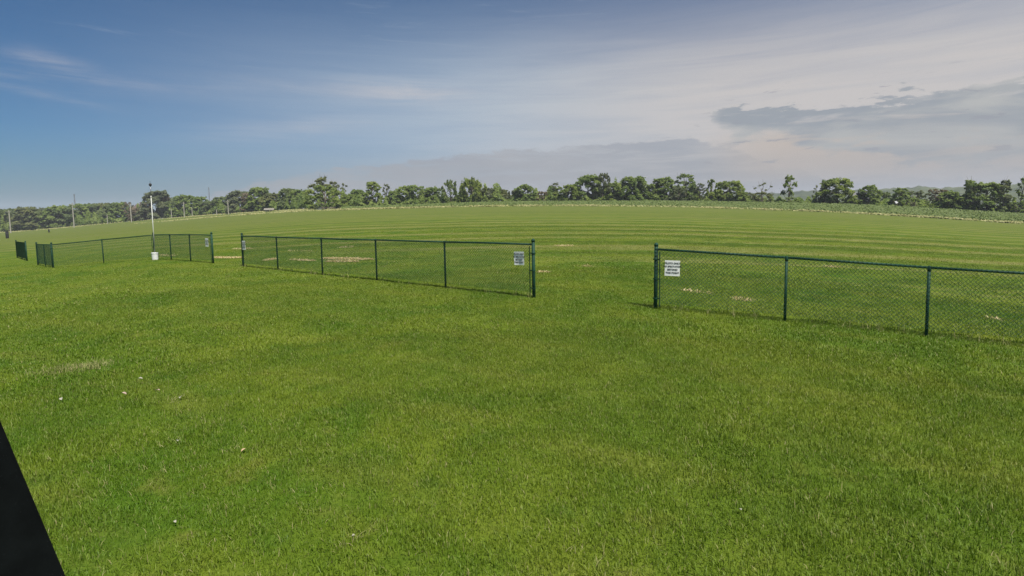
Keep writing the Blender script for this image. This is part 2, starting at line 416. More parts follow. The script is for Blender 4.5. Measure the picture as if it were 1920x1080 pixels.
# the right fence bends slightly: keep its measured spans
FX = {}
for k, pts in FENCES.items():
    if k == 'right':
        A, B = plan(1229, 113), plan(1743, 131.5)
        step = (B-A)/2
        FX[k] = [A, line_post(1474, A, B), B, B+step, B+step*2]
    else: FX[k] = fence_xy(pts)
samples = []
for k, pts in FENCES.items():
    for p, xy in zip(pts, FX[k]):
        if p[0] > 1900: continue
        samples.append((math.degrees(math.atan2(*xy)), math.hypot(*xy), z_of(xy, p[2], p[0])))
dd = ray(1920, 648); k9 = 9.0/dd[1]
samples.append((math.degrees(math.atan2(dd[0], dd[1])), math.hypot(dd[0]*k9, dd[1]*k9), HEYE+dd[2]*k9))
samples.sort()
sa = np.array(samples)
AZG = np.arange(-62, 62.01, 0.25)
def smooth(v, n):
    k = np.exp(-0.5*(np.arange(-3*n, 3*n+1)/n)**2); k /= k.sum()
    return np.convolve(np.pad(v, 3*n, mode='edge'), k, mode='valid')
zf = smooth(np.interp(AZG, sa[:, 0], sa[:, 2]), 9)
rf = smooth(np.interp(AZG, sa[:, 0], sa[:, 1]), 6)
Y_T = [(0, 437), (100, 428.5), (140, 425), (200, 418), (300, 410), (400, 402), (560, 393), (700, 389), (800, 385), (900, 381), (1000, 379),
       (1280, 378), (1400, 380), (1500, 382), (1600, 384), (1680, 388), (1800, 395), (1920, 404)]
Y_B = [(0, 441), (100, 433), (200, 424), (300, 417), (400, 407.5), (550, 397), (700, 392), (900, 387.5), (1100, 386.5), (1280, 389),
       (1540, 398), (1680, 406), (1800, 413), (1920, 422)]
R_T = [(0, 400), (300, 360), (520, 260), (600, 205), (900, 190), (1400, 195), (1920, 190)]
def colaz(px): return math.degrees(ray_az(px, 395))
rt = smooth(np.interp(AZG, [colaz(p[0]) for p in R_T], [p[1] for p in R_T]), 8)
rb = rt*0.72
def far_z(pts, rr):
    a = [math.degrees(ray_az(*p)) for p in pts]; s = [ray(*p)[2]/math.hypot(*ray(*p)[:2]) for p in pts]
    return HEYE + rr*smooth(np.interp(AZG, a, s), 6)
zt, zb = far_z(Y_T, rt), far_z(Y_B, rb)
def terrain_raw(azd, r):
    A = np.clip(azd, -62, 62)
    f = lambda v: np.interp(A, AZG, v)
    z_f, r_f, z_b, r_b, z_t, r_t = f(zf), f(rf), f(zb), f(rb), f(zt), f(rt)
    def seg(r0, z0, r1, z1): return z0+(z1-z0)*np.clip((r-r0)/(r1-r0), 0, 1)
    z = np.where(r < r_f, seg(3.0, 0.0, r_f, z_f), np.where(r < r_b, seg(r_f, z_f, r_b, z_b), seg(r_b, z_b, r_t, z_t)))
    z = np.where(r > r_t, z_t-np.clip(r-r_t-8, 0, 1400)*0.012, z)
    wgt = 1-np.clip((np.abs(azd)-62)/70, 0, 1); wgt = wgt*wgt*(3-2*wgt)
    return z*wgt
def terrain(x, y):
    x = np.asarray(x, float); y = np.asarray(y, float)
    azd = np.degrees(np.arctan2(x, y)); r = np.hypot(x, y)
    return sum(terrain_raw(azd, r*k) for k in (0.92, 0.96, 1.0, 1.04, 1.08))/5
def tz(xy): return float(terrain(xy[0], xy[1]))
def ground_px(px, py, rmax=600.0):
    d = ray(px, py); h = math.hypot(d[0], d[1])
    r = np.geomspace(1.5, rmax, 6000)
    zz = terrain(r*d[0]/h, r*d[1]/h); zr = HEYE+r*d[2]/h
    i = np.argmax(zr <= zz)
    return np.array([r[i]*d[0]/h, r[i]*d[1]/h, zz[i]])
def at_col(px, r):                                     # point on the ground in column px at distance r
    d = ray(px, 395); h = math.hypot(d[0], d[1]); x, y = r*d[0]/h, r*d[1]/h
    return np.array([x, y, tz((x, y))])
def r_tree(px): return float(np.interp(colaz(px), AZG, rt))
def r_edge(px): return float(np.interp(colaz(px), AZG, rb))

azs = np.concatenate([np.arange(-180, -64, 4.0), np.arange(-64, 64, 0.5), np.arange(64, 180, 4.0)])
rad = np.concatenate([[0.3, 1.0, 1.8], np.geomspace(2.5, 260, 150), np.geomspace(280, 2200, 28)])
AA, RR = np.meshgrid(np.radians(azs), rad)
xs, ys = RR*np.sin(AA), RR*np.cos(AA)
vv = np.stack([xs.ravel(), ys.ravel(), terrain(xs, ys).ravel()], 1)
na, nr = len(azs), len(rad)
ii, jj = np.meshgrid(np.arange(nr-1), np.arange(na), indexing='ij')
j2 = (jj+1) % na
ff = np.stack([ii*na+jj, (ii+1)*na+jj, (ii+1)*na+j2, ii*na+j2], -1).reshape(-1, 4)
cen = len(vv); vv = np.vstack([vv, [[0, 0, 0]]])
ground = mesh_np('ground', vv, ff[:, ::-1], M['turf'], smooth=True)
tag(ground, kind='structure')

# wooded hills on the horizon, seen through gaps on the right
hv, hf = [], []
hz = np.radians(np.arange(-70, 70.1, 0.25))
for i, a in enumerate(hz):
    d = math.degrees(a)
    top = 10+44*np.clip((d+5)/22, 0, 1)+3*math.sin(d*0.9)+2.0*math.sin(d*2.7+1)+1.6*math.sin(d*7.1)+rng.normal(0, 1.0)
    for rr, hh in ((950, -25), (1100, top*0.26), (1300, top*0.62), (1550, top*0.5), (1900, -30)):
        hv.append((rr*math.sin(a), rr*math.cos(a), hh))
for i in range(len(hz)-1):
    for k in range(4): hf.append([i*5+k, i*5+k+1, (i+1)*5+k+1, (i+1)*5+k])
tag(mesh_np('hills', np.array(hv), hf, M['hill'], smooth=True), kind='structure')

# ------------------------------------------------------------------ leaf quads
def quads(cent, nrm, size, aspect=1.6, roll=None):
    n = len(cent)
    nrm = nrm/np.linalg.norm(nrm, axis=1, keepdims=True)
    t = rng.normal(size=(n, 3)); t -= nrm*(t*nrm).sum(1, keepdims=True); t /= np.linalg.norm(t, axis=1, keepdims=True)
    b = np.cross(nrm, t)
    s = np.asarray(size).reshape(-1, 1)
    L, W = t*s*0.5*aspect**0.5, b*s*0.5/aspect**0.5
    v = np.stack([cent-L, cent+W-0.1*L, cent+L, cent-W-0.1*L], 1).reshape(-1, 3)
    f = np.arange(n*4).reshape(-1, 4)
    return v, f
def leaf_mesh(name, cent, nrm, size, rnd, mat, parent=None):
    v, f = quads(cent, nrm, size)
    return mesh_np(name, v, f, mat, parent, attrs={'rnd': ('FACE', rnd)})

# ------------------------------------------------------------------ crop strip and pale uncut edge behind the mown field
def band(px0, px1, n, f0, f1):
    px = rng.uniform(px0, px1, n)
    a = np.interp(px, np.linspace(-200, 2120, 200), [ray_az(p, 395) for p in np.linspace(-200, 2120, 200)])
    A = np.degrees(a)
    r0 = np.interp(A, AZG, rb); r1 = np.interp(A, AZG, rt)
    t = rng.uniform(0, 1, n)
    r = r0+(r1-r0)*(f0+(f1-f0)*t)
    return np.stack([r*np.sin(a), r*np.cos(a)], 1), px
pts, px = band(640, 2100, 80000, 0.03, 0.93)
z = terrain(pts[:, 0], pts[:, 1]); h = rng.uniform(0.1, 0.75, len(pts))
cen_ = np.column_stack([pts, z+h*0.9])
nr_ = rng.normal(size=cen_.shape)*0.5+np.array([0, -0.6, 0.8])
crop = leaf_mesh('crop_plants', cen_, nr_, rng.uniform(0.22, 0.45, len(pts)), rng.uniform(0, 1, len(pts)), M['crop'])
tag(crop, 'strip of knee-high green crop growing between mown field and tree line', 'crop', kind='stuff')
def pale_edge(name, px0, px1, n, f0, f1, hh, label):
    pts, px = band(px0, px1, n, f0, f1)
    keep = rng.uniform(0, 1, n) < 0.55+0.45*np.sin(px*0.045+np.sin(px*0.013)*3)
    pts = pts[keep]
    z = terrain(pts[:, 0], pts[:, 1])
    cen_ = np.column_stack([pts, z+rng.uniform(0.05, hh, len(pts))])
    nr_ = rng.normal(size=cen_.shape)*0.35+np.array([0, -0.8, 0.6])
    o = leaf_mesh(name, cen_, nr_, rng.uniform(0.25, 0.5, len(pts)), rng.uniform(0.2, 1, len(pts)), M['dry_blade'])
    tag(o, label, 'grass', kind='stuff')
pale_edge('uncut_grass', 720, 2080, 6500, -0.012, 0.008, 0.35, 'thin pale line of uncut grass along the far edge of the mown field')
pale_edge('roadside_grass', -150, 720, 9000, 0.72, 0.93, 0.35, 'pale grassy verge along the foot of the left tree line')
pale_edge('verge_grass', 250, 720, 3500, -0.02, 0.05, 0.35, 'second pale grass line along the mown edge at left')

# ------------------------------------------------------------------ trees
def unit(n):
    v = rng.normal(size=(n, 3)); return v/np.linalg.norm(v, axis=1, keepdims=True)
def make_tree(px, ytop, wpx, kind, tint, label, dr=0.0, group=None, name=None, lift=0.0):
    r = r_tree(px)+dr
    b = at_col(px, r); bx, by = project(b)
    H = max(1.5, (by-ytop)*r/F_PX); W = wpx*r/F_PX*{'r': 1.7, 'b': 1.45, 's': 1.5, 'p': 1.3, 'd': 1.1, 'n': 1.1, 'm': 1.65, 'o': 1.55}[kind]
    root = empty(name or {'b': 'bush', 'd': 'dead_tree'}.get(kind, 'tree'), tuple(b))
    tag(root, label, {'b': 'bush'}.get(kind, 'tree'), group)
    lean = np.array([rng.normal(0, 0.05), rng.normal(0, 0.03), 0])*H
    # envelope: bottom of crown, lobes
    zb0 = {'r': 0.0, 'b': 0.0, 's': 0.0, 'p': 0.2, 'd': 0.3, 'n': 0.3, 'm': 0.0, 'o': 0.03}[kind]*H
    nl = {'r': 24, 'b': 18, 's': 26, 'p': 22, 'd': 9, 'n': 10, 'm': 26, 'o': 28}[kind]
    lobes = []
    for i in range(nl):
        u = (i+rng.uniform(0.2, 0.9))/nl                       # height fraction in crown
        zc = zb0+(H-zb0)*u
        if kind in ('b', 'm', 'r', 'o'): prof = math.sqrt(max(0.05, 1-u**(1.7 if kind in 'bm' else 2.6)))
        else: prof = math.sqrt(max(0.05, 1-(1.7*u-0.62)**2*0.85))
        if kind == 'n': prof *= 0.85
        a = i*2.399+rng.uniform(-0.5, 0.5)
        rr = W/2*prof*rng.uniform(0.45, 0.85)
        lr = W*{'r': 0.19, 'b': 0.20, 's': 0.12, 'p': 0.12, 'd': 0.09, 'n': 0.22, 'm': 0.18, 'o': 0.16}[kind]*rng.uniform(0.7, 1.2)
        lr = min(lr, H*0.2); zc = min(zc, H-lr*(1.5 if kind == 's' else 0.8))
        lobes.append((np.array([rr*math.cos(a), rr*math.sin(a), max(zc, lr*0.5)])+lean*u, lr))
    # wood
    wood = MB()
    tr = max(0.07, 0.020*H+0.008*W)
    top = np.array([0, 0, H*0.74])+lean
    kn = [np.array([0, 0, -0.3]), np.array([0, 0, H*0.2])+lean*0.15+rng.normal(0, 0.02, 3)*H, np.array([0, 0, H*0.47])+lean*0.5+rng.normal(0, 0.02, 3)*H, top]
    wood.tube(kn, [tr*1.25, tr, tr*0.65, tr*0.2], 6)
    for c_, lr in lobes:
        u = np.clip(c_[2]/H-0.25, 0.06, 0.62); s0 = np.array([0, 0, H*u])+lean*u
        mid = (s0+c_)/2+np.array([0, 0, -0.05*H])+rng.normal(0, 0.02, 3)*H
        wood.tube([s0, mid, c_], [tr*0.45, tr*0.3, tr*0.10], 4, cap=False)
        if kind in ('p', 'd', 's', 'n'):
            for q in range(4 if kind == 'd' else 3):
                e = c_+(unit(1)[0]*0.9+np.array([0, 0, 0.9]))*lr*(1.5 if kind == 'd' else 1.1)
                wood.tube([c_, (c_+e)/2+rng.normal(0, .1, 3)*lr, e], [tr*0.16, tr*0.10, tr*0.04], 3, cap=False)
    wood.build('trunk', M['bark_pale'] if kind in ('d',) else M['bark'], root)
    # leaves
    ls = np.clip(0.42*r/190, 0.3, 0.75)
    cs, ns, rs, ss = [], [], [], []
    for c_, lr in lobes:
        area = 4*math.pi*lr*lr
        dens = {'r': 1.5, 'b': 1.8, 's': 1.7, 'p': 1.1, 'd': 0.30, 'n': 1.2, 'm': 1.5, 'o': 1.25}[kind]
        n = int(np.clip(area*dens/(ls*ls*0.62), 25, 520))
        d = unit(n); d[:, 2] = np.where(d[:, 2] < -0.5, -d[:, 2]*0.6, d[:, 2])
        rad_ = lr*rng.uniform(0.25, 1.12, n)**0.55
        p = d*rad_[:, None]
        if kind == 's': p *= np.array([0.75, 0.75, 2.0])
        elif kind in ('n', 'd'): p *= np.array([0.85, 0.85, 1.25])
        else: p *= np.array([1.1, 1.1, 0.86])
        # clump: pull leaves toward a handful of twig centres so gaps open between them
        k = max(5, n//16); tw = p[rng.integers(0, n, k)]
        ix = rng.integers(0, k, n); p = tw[ix]+(p-tw[ix])*rng.uniform(0.05, 0.42, (n, 1))
        q = c_+p
        cs.append(q); ns.append(d*1.0+rng.normal(size=(n, 3))*0.5+np.array(sv)*1.0)
        tone = rng.uniform(0.15, 0.75); twt = rng.normal(0, 0.16, k)
        rs.append(np.clip(tone+twt[ix]+rng.normal(0, 0.14, n), 0, 1)); ss.append(ls*rng.uniform(0.6, 1.45, n))
    cs, ns, rs, ss = np.vstack(cs), np.vstack(ns), np.concatenate(rs), np.concatenate(ss)
    ok = cs[:, 2] > 0.05
    leaf_mesh('crown', cs[ok], ns[ok], ss[ok], rs[ok], M['leaf_'+tint], root)
    return root
ORD = ['first', 'second', 'third', 'fourth', 'fifth', 'sixth', 'seventh', 'eighth', 'ninth', 'tenth', 'eleventh', 'twelfth', 'thirteenth']
far_left = [(4, 404, 26, 'dark'), (27, 402, 26, 'dark'), (49, 399, 26, 'olive'), (70, 403, 26, 'dark'), (88, 399, 26, 'grey'), (106, 395, 30, 'green'), (124, 396, 24, 'dark'),
            (150, 391, 30, 'green'), (172, 390, 28, 'dark'), (190, 388, 26, 'olive'), (208, 390, 26, 'dark'), (226, 386, 26, 'green')]
for i, (px, yt, wp, ti) in enumerate(far_left):
    make_tree(px, yt, wp, 'm' if i % 3 else 'r', ti, 'dense tree in the far row behind the utility poles, %s from the left picture edge' % ORD[i], dr=rng.uniform(0, 25), group='trees of the far left row')
TREES = [
    (243, 386, 16, 'p', 'rust', 'thin reddish budding tree just left of the gabled farmhouse', 0),
    (255, 394, 22, 'b', 'rust', 'reddish thicket before the gabled farmhouse', -6),
    (268, 397, 24, 'b', 'grey', 'grey thicket between gabled farmhouse and white mast', -8),
    (277, 386, 14, 'd', 'rust', 'bare twiggy tree between the gabled farmhouse and the white mast', -8),
    (293, 366, 30, 'm', 'grey', 'tall dark grey-green tree directly behind the white mast', 0),
    (309, 376, 14, 'o', 'rust', 'reddish tree just right of the white mast', 4),
    (322, 381, 18, 'r', 'dark', 'low dark tree between reddish tree and utility pole right of the mast', 5),
    (344, 371, 30, 'm', 'green', 'rounded green tree directly behind the pole right of the white mast', 6),
    (373, 373, 24, 'r', 'green', 'green tree just left of the thin radio tower above the trees', 8),
    (394, 380, 26, 'm', 'dark', 'low dark tree under the thin radio tower', 5),
    (417, 372, 20, 'r', 'dark', 'small round-topped dark tree just left of the rightmost utility pole', 10),
    (447, 362, 34, 'm', 'grey', 'broad grey-green tree just right of the rightmost utility pole', 6),
    (467, 366, 22, 'o', 'rust', 'rust-brown budding tree between two green trees, left of the big bush', 2),
    (486, 355, 26, 'r', 'green', 'tall round-headed green tree right of the rust-brown tree', 4),
    (512, 365, 30, 'm', 'olive', 'low olive tree left of the dark green tree beside the big bush', 6),
    (543, 356, 30, 'm', 'dark', 'dark green tree touching the left side of the big rounded bush', 10),
    (565, 358, 30, 'm', 'green', 'mid green tree half hidden behind left flank of big rounded bush', 14),
    (606, 335, 44, 'p', 'olive', 'tall open-crowned tree rising behind the big rounded bush', 16),
    (634, 348, 26, 'p', 'grey', 'thin open tree behind the right shoulder of the big rounded bush', 14),
    (648, 347, 14, 'n', 'grey', 'small pale-topped tree just right of the big rounded bush', 20),
    (668, 357, 32, 'm', 'green', 'low rounded green tree right of the big bush', 6),
    (700, 342, 26, 'o', 'bright', 'bright green round-topped tree standing out of the hedge, right of big bush', 2),
    (726, 347, 18, 'p', 'grey', 'thin grey-green tree just right of the bright round-topped tree', 6),
    (742, 358, 24, 'm', 'green', 'low green tree between thin grey tree and broad flat-topped tree', 5),
    (772, 347, 48, 'o', 'green', 'broad flat-topped green tree left of the spiky willows', 4),
    (812, 351, 32, 'm', 'green', 'low rounded tree touching the left side of the spiky willows', 3),
    (846, 339, 26, 's', 'green', 'left one of two spiky upright willows at left centre', 0),
    (884, 336, 44, 's', 'bright', 'right and larger of two spiky upright willows at left centre', 0),
    (915, 352, 28, 'm', 'grey', 'low grey scrubby tree right of the spiky willows', 2),
    (944, 355, 30, 'o', 'olive', 'low twiggy olive tree left of the dark round tree at centre', 4),
    (966, 356, 20, 's', 'grey', 'small upright grey tree touching left side of dark round tree at centre', 2),
    (985, 346, 32, 'o', 'green', 'isolated round dark green tree standing at centre of the tree line', 0),
    (1018, 359, 36, 'o', 'rust', 'low reddish-brown thicket just right of the centre round tree', 2),
    (1041, 343, 18, 'p', 'grey', 'thin open-topped tree right of the reddish thicket', 2),
    (1064, 346, 34, 'r', 'bright', 'bright green bushy tree left of the tallest tree group', 0),
    (1101, 329, 42, 'o', 'green', 'tall broad tree on the left of the tallest group, right of centre', 2),
    (1130, 327, 26, 's', 'grey', 'tall spiky tree on the right of the tallest group, right of centre', 0),
    (1152, 343, 26, 'r', 'bright', 'lower bright tree between the tallest group and wide domed tree', 0),
    (1188, 332, 50, 'o', 'green', 'wide domed green tree right of the tallest group', 2),
    (1222, 346, 28, 'm', 'green', 'lower green tree right of the wide domed tree', 2),
    (1250, 334, 32, 'o', 'green', 'tall uneven tree left of the open twiggy tree', 2),
    (1284, 329, 40, 'p', 'green', 'tall open twiggy tree towards right end of the dense tree line', 2),
    (1270, 352, 40, 'b', 'grey', 'grey-green bushy thicket under the open twiggy tree', -4),
    (1311, 346, 22, 'p', 'grey', 'small see-through tree right of the tall open twiggy tree', 0),
    (1334, 339, 18, 's', 'green', 'narrow feathery tree left of the last bushy tree of the dense line', 2),
    (1366, 342, 46, 'o', 'bright', 'last bushy bright tree at the right end of the dense line', 0),
    (1400, 362, 24, 'b', 'grey', 'low grey scrub right of the last bushy bright tree', 3),
    (1428, 346, 40, 'd', 'olive', 'half-dead tree with bare spreading branches over green scrub', 0),
    (1430, 362, 34, 'b', 'olive', 'olive scrub at the foot of the half-dead spreading tree', -2),
    (1478, 337, 24, 'n', 'green', 'lone narrow leaning tree with two crowns and bare trunk', 0),
    (1482, 371, 26, 'b', 'bright', 'bright green shrub at the foot of the lone narrow tree', -3),
    (1530, 353, 16, 'd', 'grey', 'small bare snag left of the round lone tree', 0),
    (1545, 366, 16, 'b', 'dark', 'small dark bush between the bare snag and the round lone tree', -2),
    (1570, 341, 50, 'o', 'bright', 'large round lone tree on the right, full crown', 0),
    (1590, 373, 10, 'b', 'bright', 'bright low shrub at the right foot of the round lone tree', -2),
    (1631, 354, 26, 'o', 'green', 'upright green tree right of the white barn', 0),
    (1656, 365, 22, 'm', 'dark', 'dark round tree behind the small white shed', 12),
    (1687, 359, 20, 'o', 'green', 'upright tree at the left side of the smooth domed grove', 0),
    (1714, 364, 48, 'm', 'grey', 'smooth domed dark grove on the right', 22),
    (1714, 376, 44, 'b', 'green', 'green bushes in front of the smooth domed grove', -2),
    (1753, 363, 18, 'p', 'rust', 'left of two thin reddish trees right of the domed grove', 4),
    (1766, 364, 18, 'p', 'rust', 'right of two thin reddish trees right of the domed grove', 2),
    (1784, 367, 26, 'o', 'green', 'low round tree right of the two reddish trees', 0),
    (1806, 372, 22, 'b', 'green', 'green bush left of the tall group near the right picture edge', 0),
    (1822, 353, 26, 'n', 'green', 'tall clumped tree at the left of the group near the right edge', 0),
    (1850, 356, 40, 'o', 'green', 'broad tree in the middle of the group near the right edge', 2),
    (1882, 356, 22, 'n', 'grey', 'slender tree with bare lower trunk second from the right edge', 0),
    (1905, 385, 30, 'b', 'dark', 'dark bush at the foot of the rightmost slender tree', -2),
    (1912, 353, 18, 'n', 'green', 'rightmost slender tree cut close by the picture edge', 0),
]
for px, yt, wp, kind, ti, lab, dr in TREES:
    make_tree(px, yt, wp, kind, ti, lab, dr)
make_tree(612, 349, 72, 'b', 'bright', 'big rounded bright green bush jutting out of the tree line at left', -16, lift=0)
# tangled underbrush along the foot of the whole line
n = 130000
px = rng.uniform(-140, 2080, n)
lut = np.linspace(-200, 2120, 300)
a = np.interp(px, lut, [ray_az(p, 395) for p in lut]); A = np.degrees(a)
ub_t = rng.uniform(0, 1, n)
r = np.interp(A, AZG, rt)-2.0+9.0*ub_t
hmax = (5.6+1.0*np.sin(px*0.05)+0.9*np.sin(px*0.021+2)+0.7*np.sin(px*0.17)+0.5*np.sin(px*0.41))*np.where(px > 1395, np.where(px < 1690, 0.38, 0.62), 1.0)*np.where(px < 520, 1.35, 1.0)
hmax = np.clip(hmax, 0.6, None)
x_, y_ = r*np.sin(a), r*np.cos(a)
mound = 0.75+0.35*np.sin(px*0.33+3*np.sin(px*0.07))
zz = terrain(x_, y_)+hmax*np.clip(0.35+0.9*ub_t, 0, 1)*mound*rng.uniform(0.02, 1, n)**0.55
tone = 0.5+0.25*np.sin(px*0.09+np.sin(px*0.03)*2)+0.15*np.sin(px*0.4)
ub = leaf_mesh('underbrush', np.column_stack([x_, y_, zz]), rng.normal(size=(n, 3))*0.6+np.array(sv)*1.0+np.array([0, -0.2, 0]), rng.uniform(0.3, 0.8, n)*np.where(px < 520, 1.5, 1),
               np.clip(tone+rng.normal(0, 0.2, n), 0, 1), M['leaf_green'])
tag(ub, 'low tangled underbrush along the foot of the whole tree line', 'underbrush', kind='stuff')

# ------------------------------------------------------------------ far buildings, poles and towers
def house(px, r, wid, dep, eave, ridge, wallm, roofm, label, rz, name, cat, windows=((-0.25, 0.5), (0.25, 0.5)), door=True, chimney=False):
    b = at_col(px, r)
    root = empty(name, tuple(b)); root.rotation_euler.z = rz; tag(root, label, cat)
    m_ = MB(); hw, hd = wid/2, dep/2
    v = [(-hw, -hd, -1), (hw, -hd, -1), (hw, hd, -1), (-hw, hd, -1), (-hw, -hd, eave), (hw, -hd, eave), (hw, hd, eave), (-hw, hd, eave), (-hw, 0, ridge), (hw, 0, ridge)]
    m_.add(v, [[0, 1, 5, 4], [2, 3, 7, 6], [1, 2, 6, 9, 5], [3, 0, 4, 8, 7]])
    m_.build('wall', wallm, root)
    rf_ = MB(); o_ = 0.35; t = 0.14; sl = (ridge-eave)/hd
    for s in (-1, 1):
        y0, z0 = s*(hd+o_), eave-o_*sl+0.02
        v = [(-hw-o_, y0, z0), (hw+o_, y0, z0), (hw+o_, 0, ridge+0.02), (-hw-o_, 0, ridge+0.02)]
        v += [(q[0], q[1], q[2]+t) for q in v]
        rf_.add(v, [[0, 1, 2, 3], [4, 5, 6, 7], [0, 1, 5, 4], [1, 2, 6, 5], [3, 0, 4, 7]])
    ro = rf_.build('roof', roofm, root)
    if chimney:
        c_ = MB(); c_.box((hw*0.3, 0.2, ridge+0.4), (0.6, 0.6, 1.4)); c_.build('chimney', M['roof_brown'], ro)
    for wx, wz in windows:
        w_ = MB(); w_.box((wx*wid, -hd-0.02, wz*eave+0.3), (0.95, 0.08, 1.2)); wo = w_.build('window', M['glass_dark'], root)
        for dx in (-0.53, 0.53):
            f_ = MB(); f_.box((wx*wid+dx, -hd-0.04, wz*eave+0.3), (0.1, 0.12, 1.4)); f_.build('frame', M['house_white'], wo)
    if door:
        d_ = MB(); d_.box((0, -hd-0.03, 1.0), (1.0, 0.08, 2.1)); d_.build('door', M['door_red'], root)
    return root
house(262, 372, 9.5, 7.0, 5.2, 9.3, M['house_white'], M['roof_brown'], 'white farmhouse with brown gabled roof half hidden among bare trees', R_(-38), 'farmhouse', 'house', chimney=True)
house(1608, 195, 4.6, 4.0, 1.7, 3.9, M['house_white'], M['roof_grey'], 'white barn with dark grey roof right of the round lone tree', R_(8), 'barn', 'barn', windows=(), door=True)
house(1669, 197, 2.6, 2.2, 1.1, 1.7, M['house_white'], M['roof_metal'], 'small white shed with pale roof among trees on the right', R_(-6), 'shed', 'shed', windows=(), door=True)
house(466, 290, 3.4, 2.6, 1.4, 2.1, M['house_white'], M['house_tan'], 'tiny white shed at the foot of the rust-brown tree', R_(10), 'shed', 'shed', windows=(), door=True)
house(505, 258, 3.4, 2.4, 0.8, 1.3, M['house_tan'], M['house_tan'], 'low pale shelter on the verge left of the big bush', R_(16), 'shelter', 'shed', windows=(), door=False)
house(87, 396, 12, 7, 2.0, 4.0, M['house_tan'], M['roof_grey'], 'low house with grey roof under the far left trees', R_(20), 'bungalow', 'house')

def utility_pole(px, ytop, ybot, r, label, arm=True, wid=0.20):
    b = at_col(px, r); _, by = project(b)
    H = (by-ytop)*r/F_PX
    root = empty('utility_pole', tuple(b)); tag(root, label, 'pole', 'utility poles along the road')
    p_ = MB(); p_.tube([(0, 0, -0.5), (0, 0, H*0.6), (0, 0, H)], [wid, wid*0.85, wid*0.7], 8); p_.build('shaft', M['pole_wood'], root)
    if arm:
        c_ = MB(); c_.box((0, -wid, H-0.7), (2.0, 0.12, 0.14), R_(70)); ar = c_.build('crossarm', M['pole_wood'], root)
        for k in (-0.85, 0.0, 0.85):
            i_ = MB(); i_.lathe((k*math.cos(R_(70)), -wid+k*math.sin(R_(70)), H-0.63), [(0.05, 0), (0.08, 0.08), (0.05, 0.16), (0.03, 0.2)], 8); i_.build('insulator', M['grey_metal'], ar)
utility_pole(16.5, 406, 438, 330, 'leftmost utility pole in front of the far trees', True, 0.24)
utility_pole(136.5, 391, 425, 325, 'utility pole second from left, beneath a thin far tower', True, 0.24)
utility_pole(245, 388, 413, 320, 'utility pole left of the gabled farmhouse', True, 0.26)
utility_pole(345, 383, 405, 315, 'utility pole in front of rounded tree right of the white mast', True, 0.24)
utility_pole(428, 378, 398, 270, 'rightmost utility pole, before the broad grey-green tree', True, 0.22)
utility_pole(200, 406, 416, 335, 'short stub pole between second and third utility poles', False, 0.18)
utility_pole(321, 394, 409, 332, 'short pale pole between the white mast and the next utility pole', False, 0.2)
utility_pole(360, 391, 404, 330, 'short pale pole just right of the fourth utility pole', False, 0.22)
utility_pole(406, 394, 401, 290, 'stub post on the verge left of the rightmost utility pole', False, 0.2)
def radio_tower(px, ytop, r, label):
    b = at_col(px, r); _, by = project(b)
    H = (by-ytop)*r/F_PX
    root = empty('radio_tower', tuple(b)); tag(root, label, 'tower')
    legs = [(1.3*math.cos(k*2.094), 1.3*math.sin(k*2.094)) for k in range(3)]
    for x, y in legs:
        l_ = MB(); l_.tube([(x, y, -1), (x*0.35, y*0.35, H)], [0.22, 0.14], 5); l_.build('leg', M['grey_metal'], root)
    br = MB(); nb = 26
    for i in range(nb):
        z0, z1 = H*i/nb, H*(i+1)/nb; k0, k1 = 1-0.65*i/nb, 1-0.65*(i+1)/nb
        for q in range(3):
            a_, b_ = legs[q], legs[(q+1) % 3]
            br.tube([(a_[0]*k0, a_[1]*k0, z0), (b_[0]*k1, b_[1]*k1, z1)], 0.07, 3, cap=False)
            br.tube([(a_[0]*k1, a_[1]*k1, z1), (b_[0]*k1, b_[1]*k1, z1)], 0.06, 3, cap=False)
    br.build('bracing', M['grey_metal'], root)
    for zz, sz in ((H-1.6, (1.1, 1.1, 2.6)), (H*0.8, (1.3, 1.3, 2.2))):
        an = MB(); an.box((0, 0, zz), sz, 0.4); an.build('antenna', M['grey_metal'], root)
radio_tower(141.5, 378, 900, 'thin far radio tower above the trees beside the second utility pole')
radio_tower(394, 360, 900, 'thin far radio tower standing alone above trees right of the white mast')

# two dark marker posts in the field at far left
def marker(px, py, hpx, label):
    g_ = ground_px(px, py); r = math.hypot(g_[0], g_[1]); H = hpx*r/F_PX; rr = H*0.19
    root = empty('marker_barrel', tuple(g_)); tag(root, label, 'barrel', 'dark barrels out on the field')
    b_ = MB(); b_.lathe((0, 0, -0.05), [(rr*0.94, 0), (rr, 0.04*H), (rr, 0.32*H), (rr*1.06, 0.35*H), (rr, 0.38*H), (rr, 0.65*H), (rr*1.06, 0.68*H), (rr, 0.71*H), (rr, H), (rr*0.95, H*1.03)], 14)
    bo = b_.build('drum', M['dark_plastic'], root, True)
    l_ = MB(); l_.lathe((0, 0, H*1.0-0.02), [(rr*1.03, 0), (rr*1.03, 0.05*H), (rr*0.9, 0.06*H)], 14); l_.build('rim', M['dark_plastic'], root)
marker(14, 447, 9, 'dark upright barrel at the far left edge of the field')
marker(92, 436, 4.5, 'small dark barrel in the field in front of the far left trees')

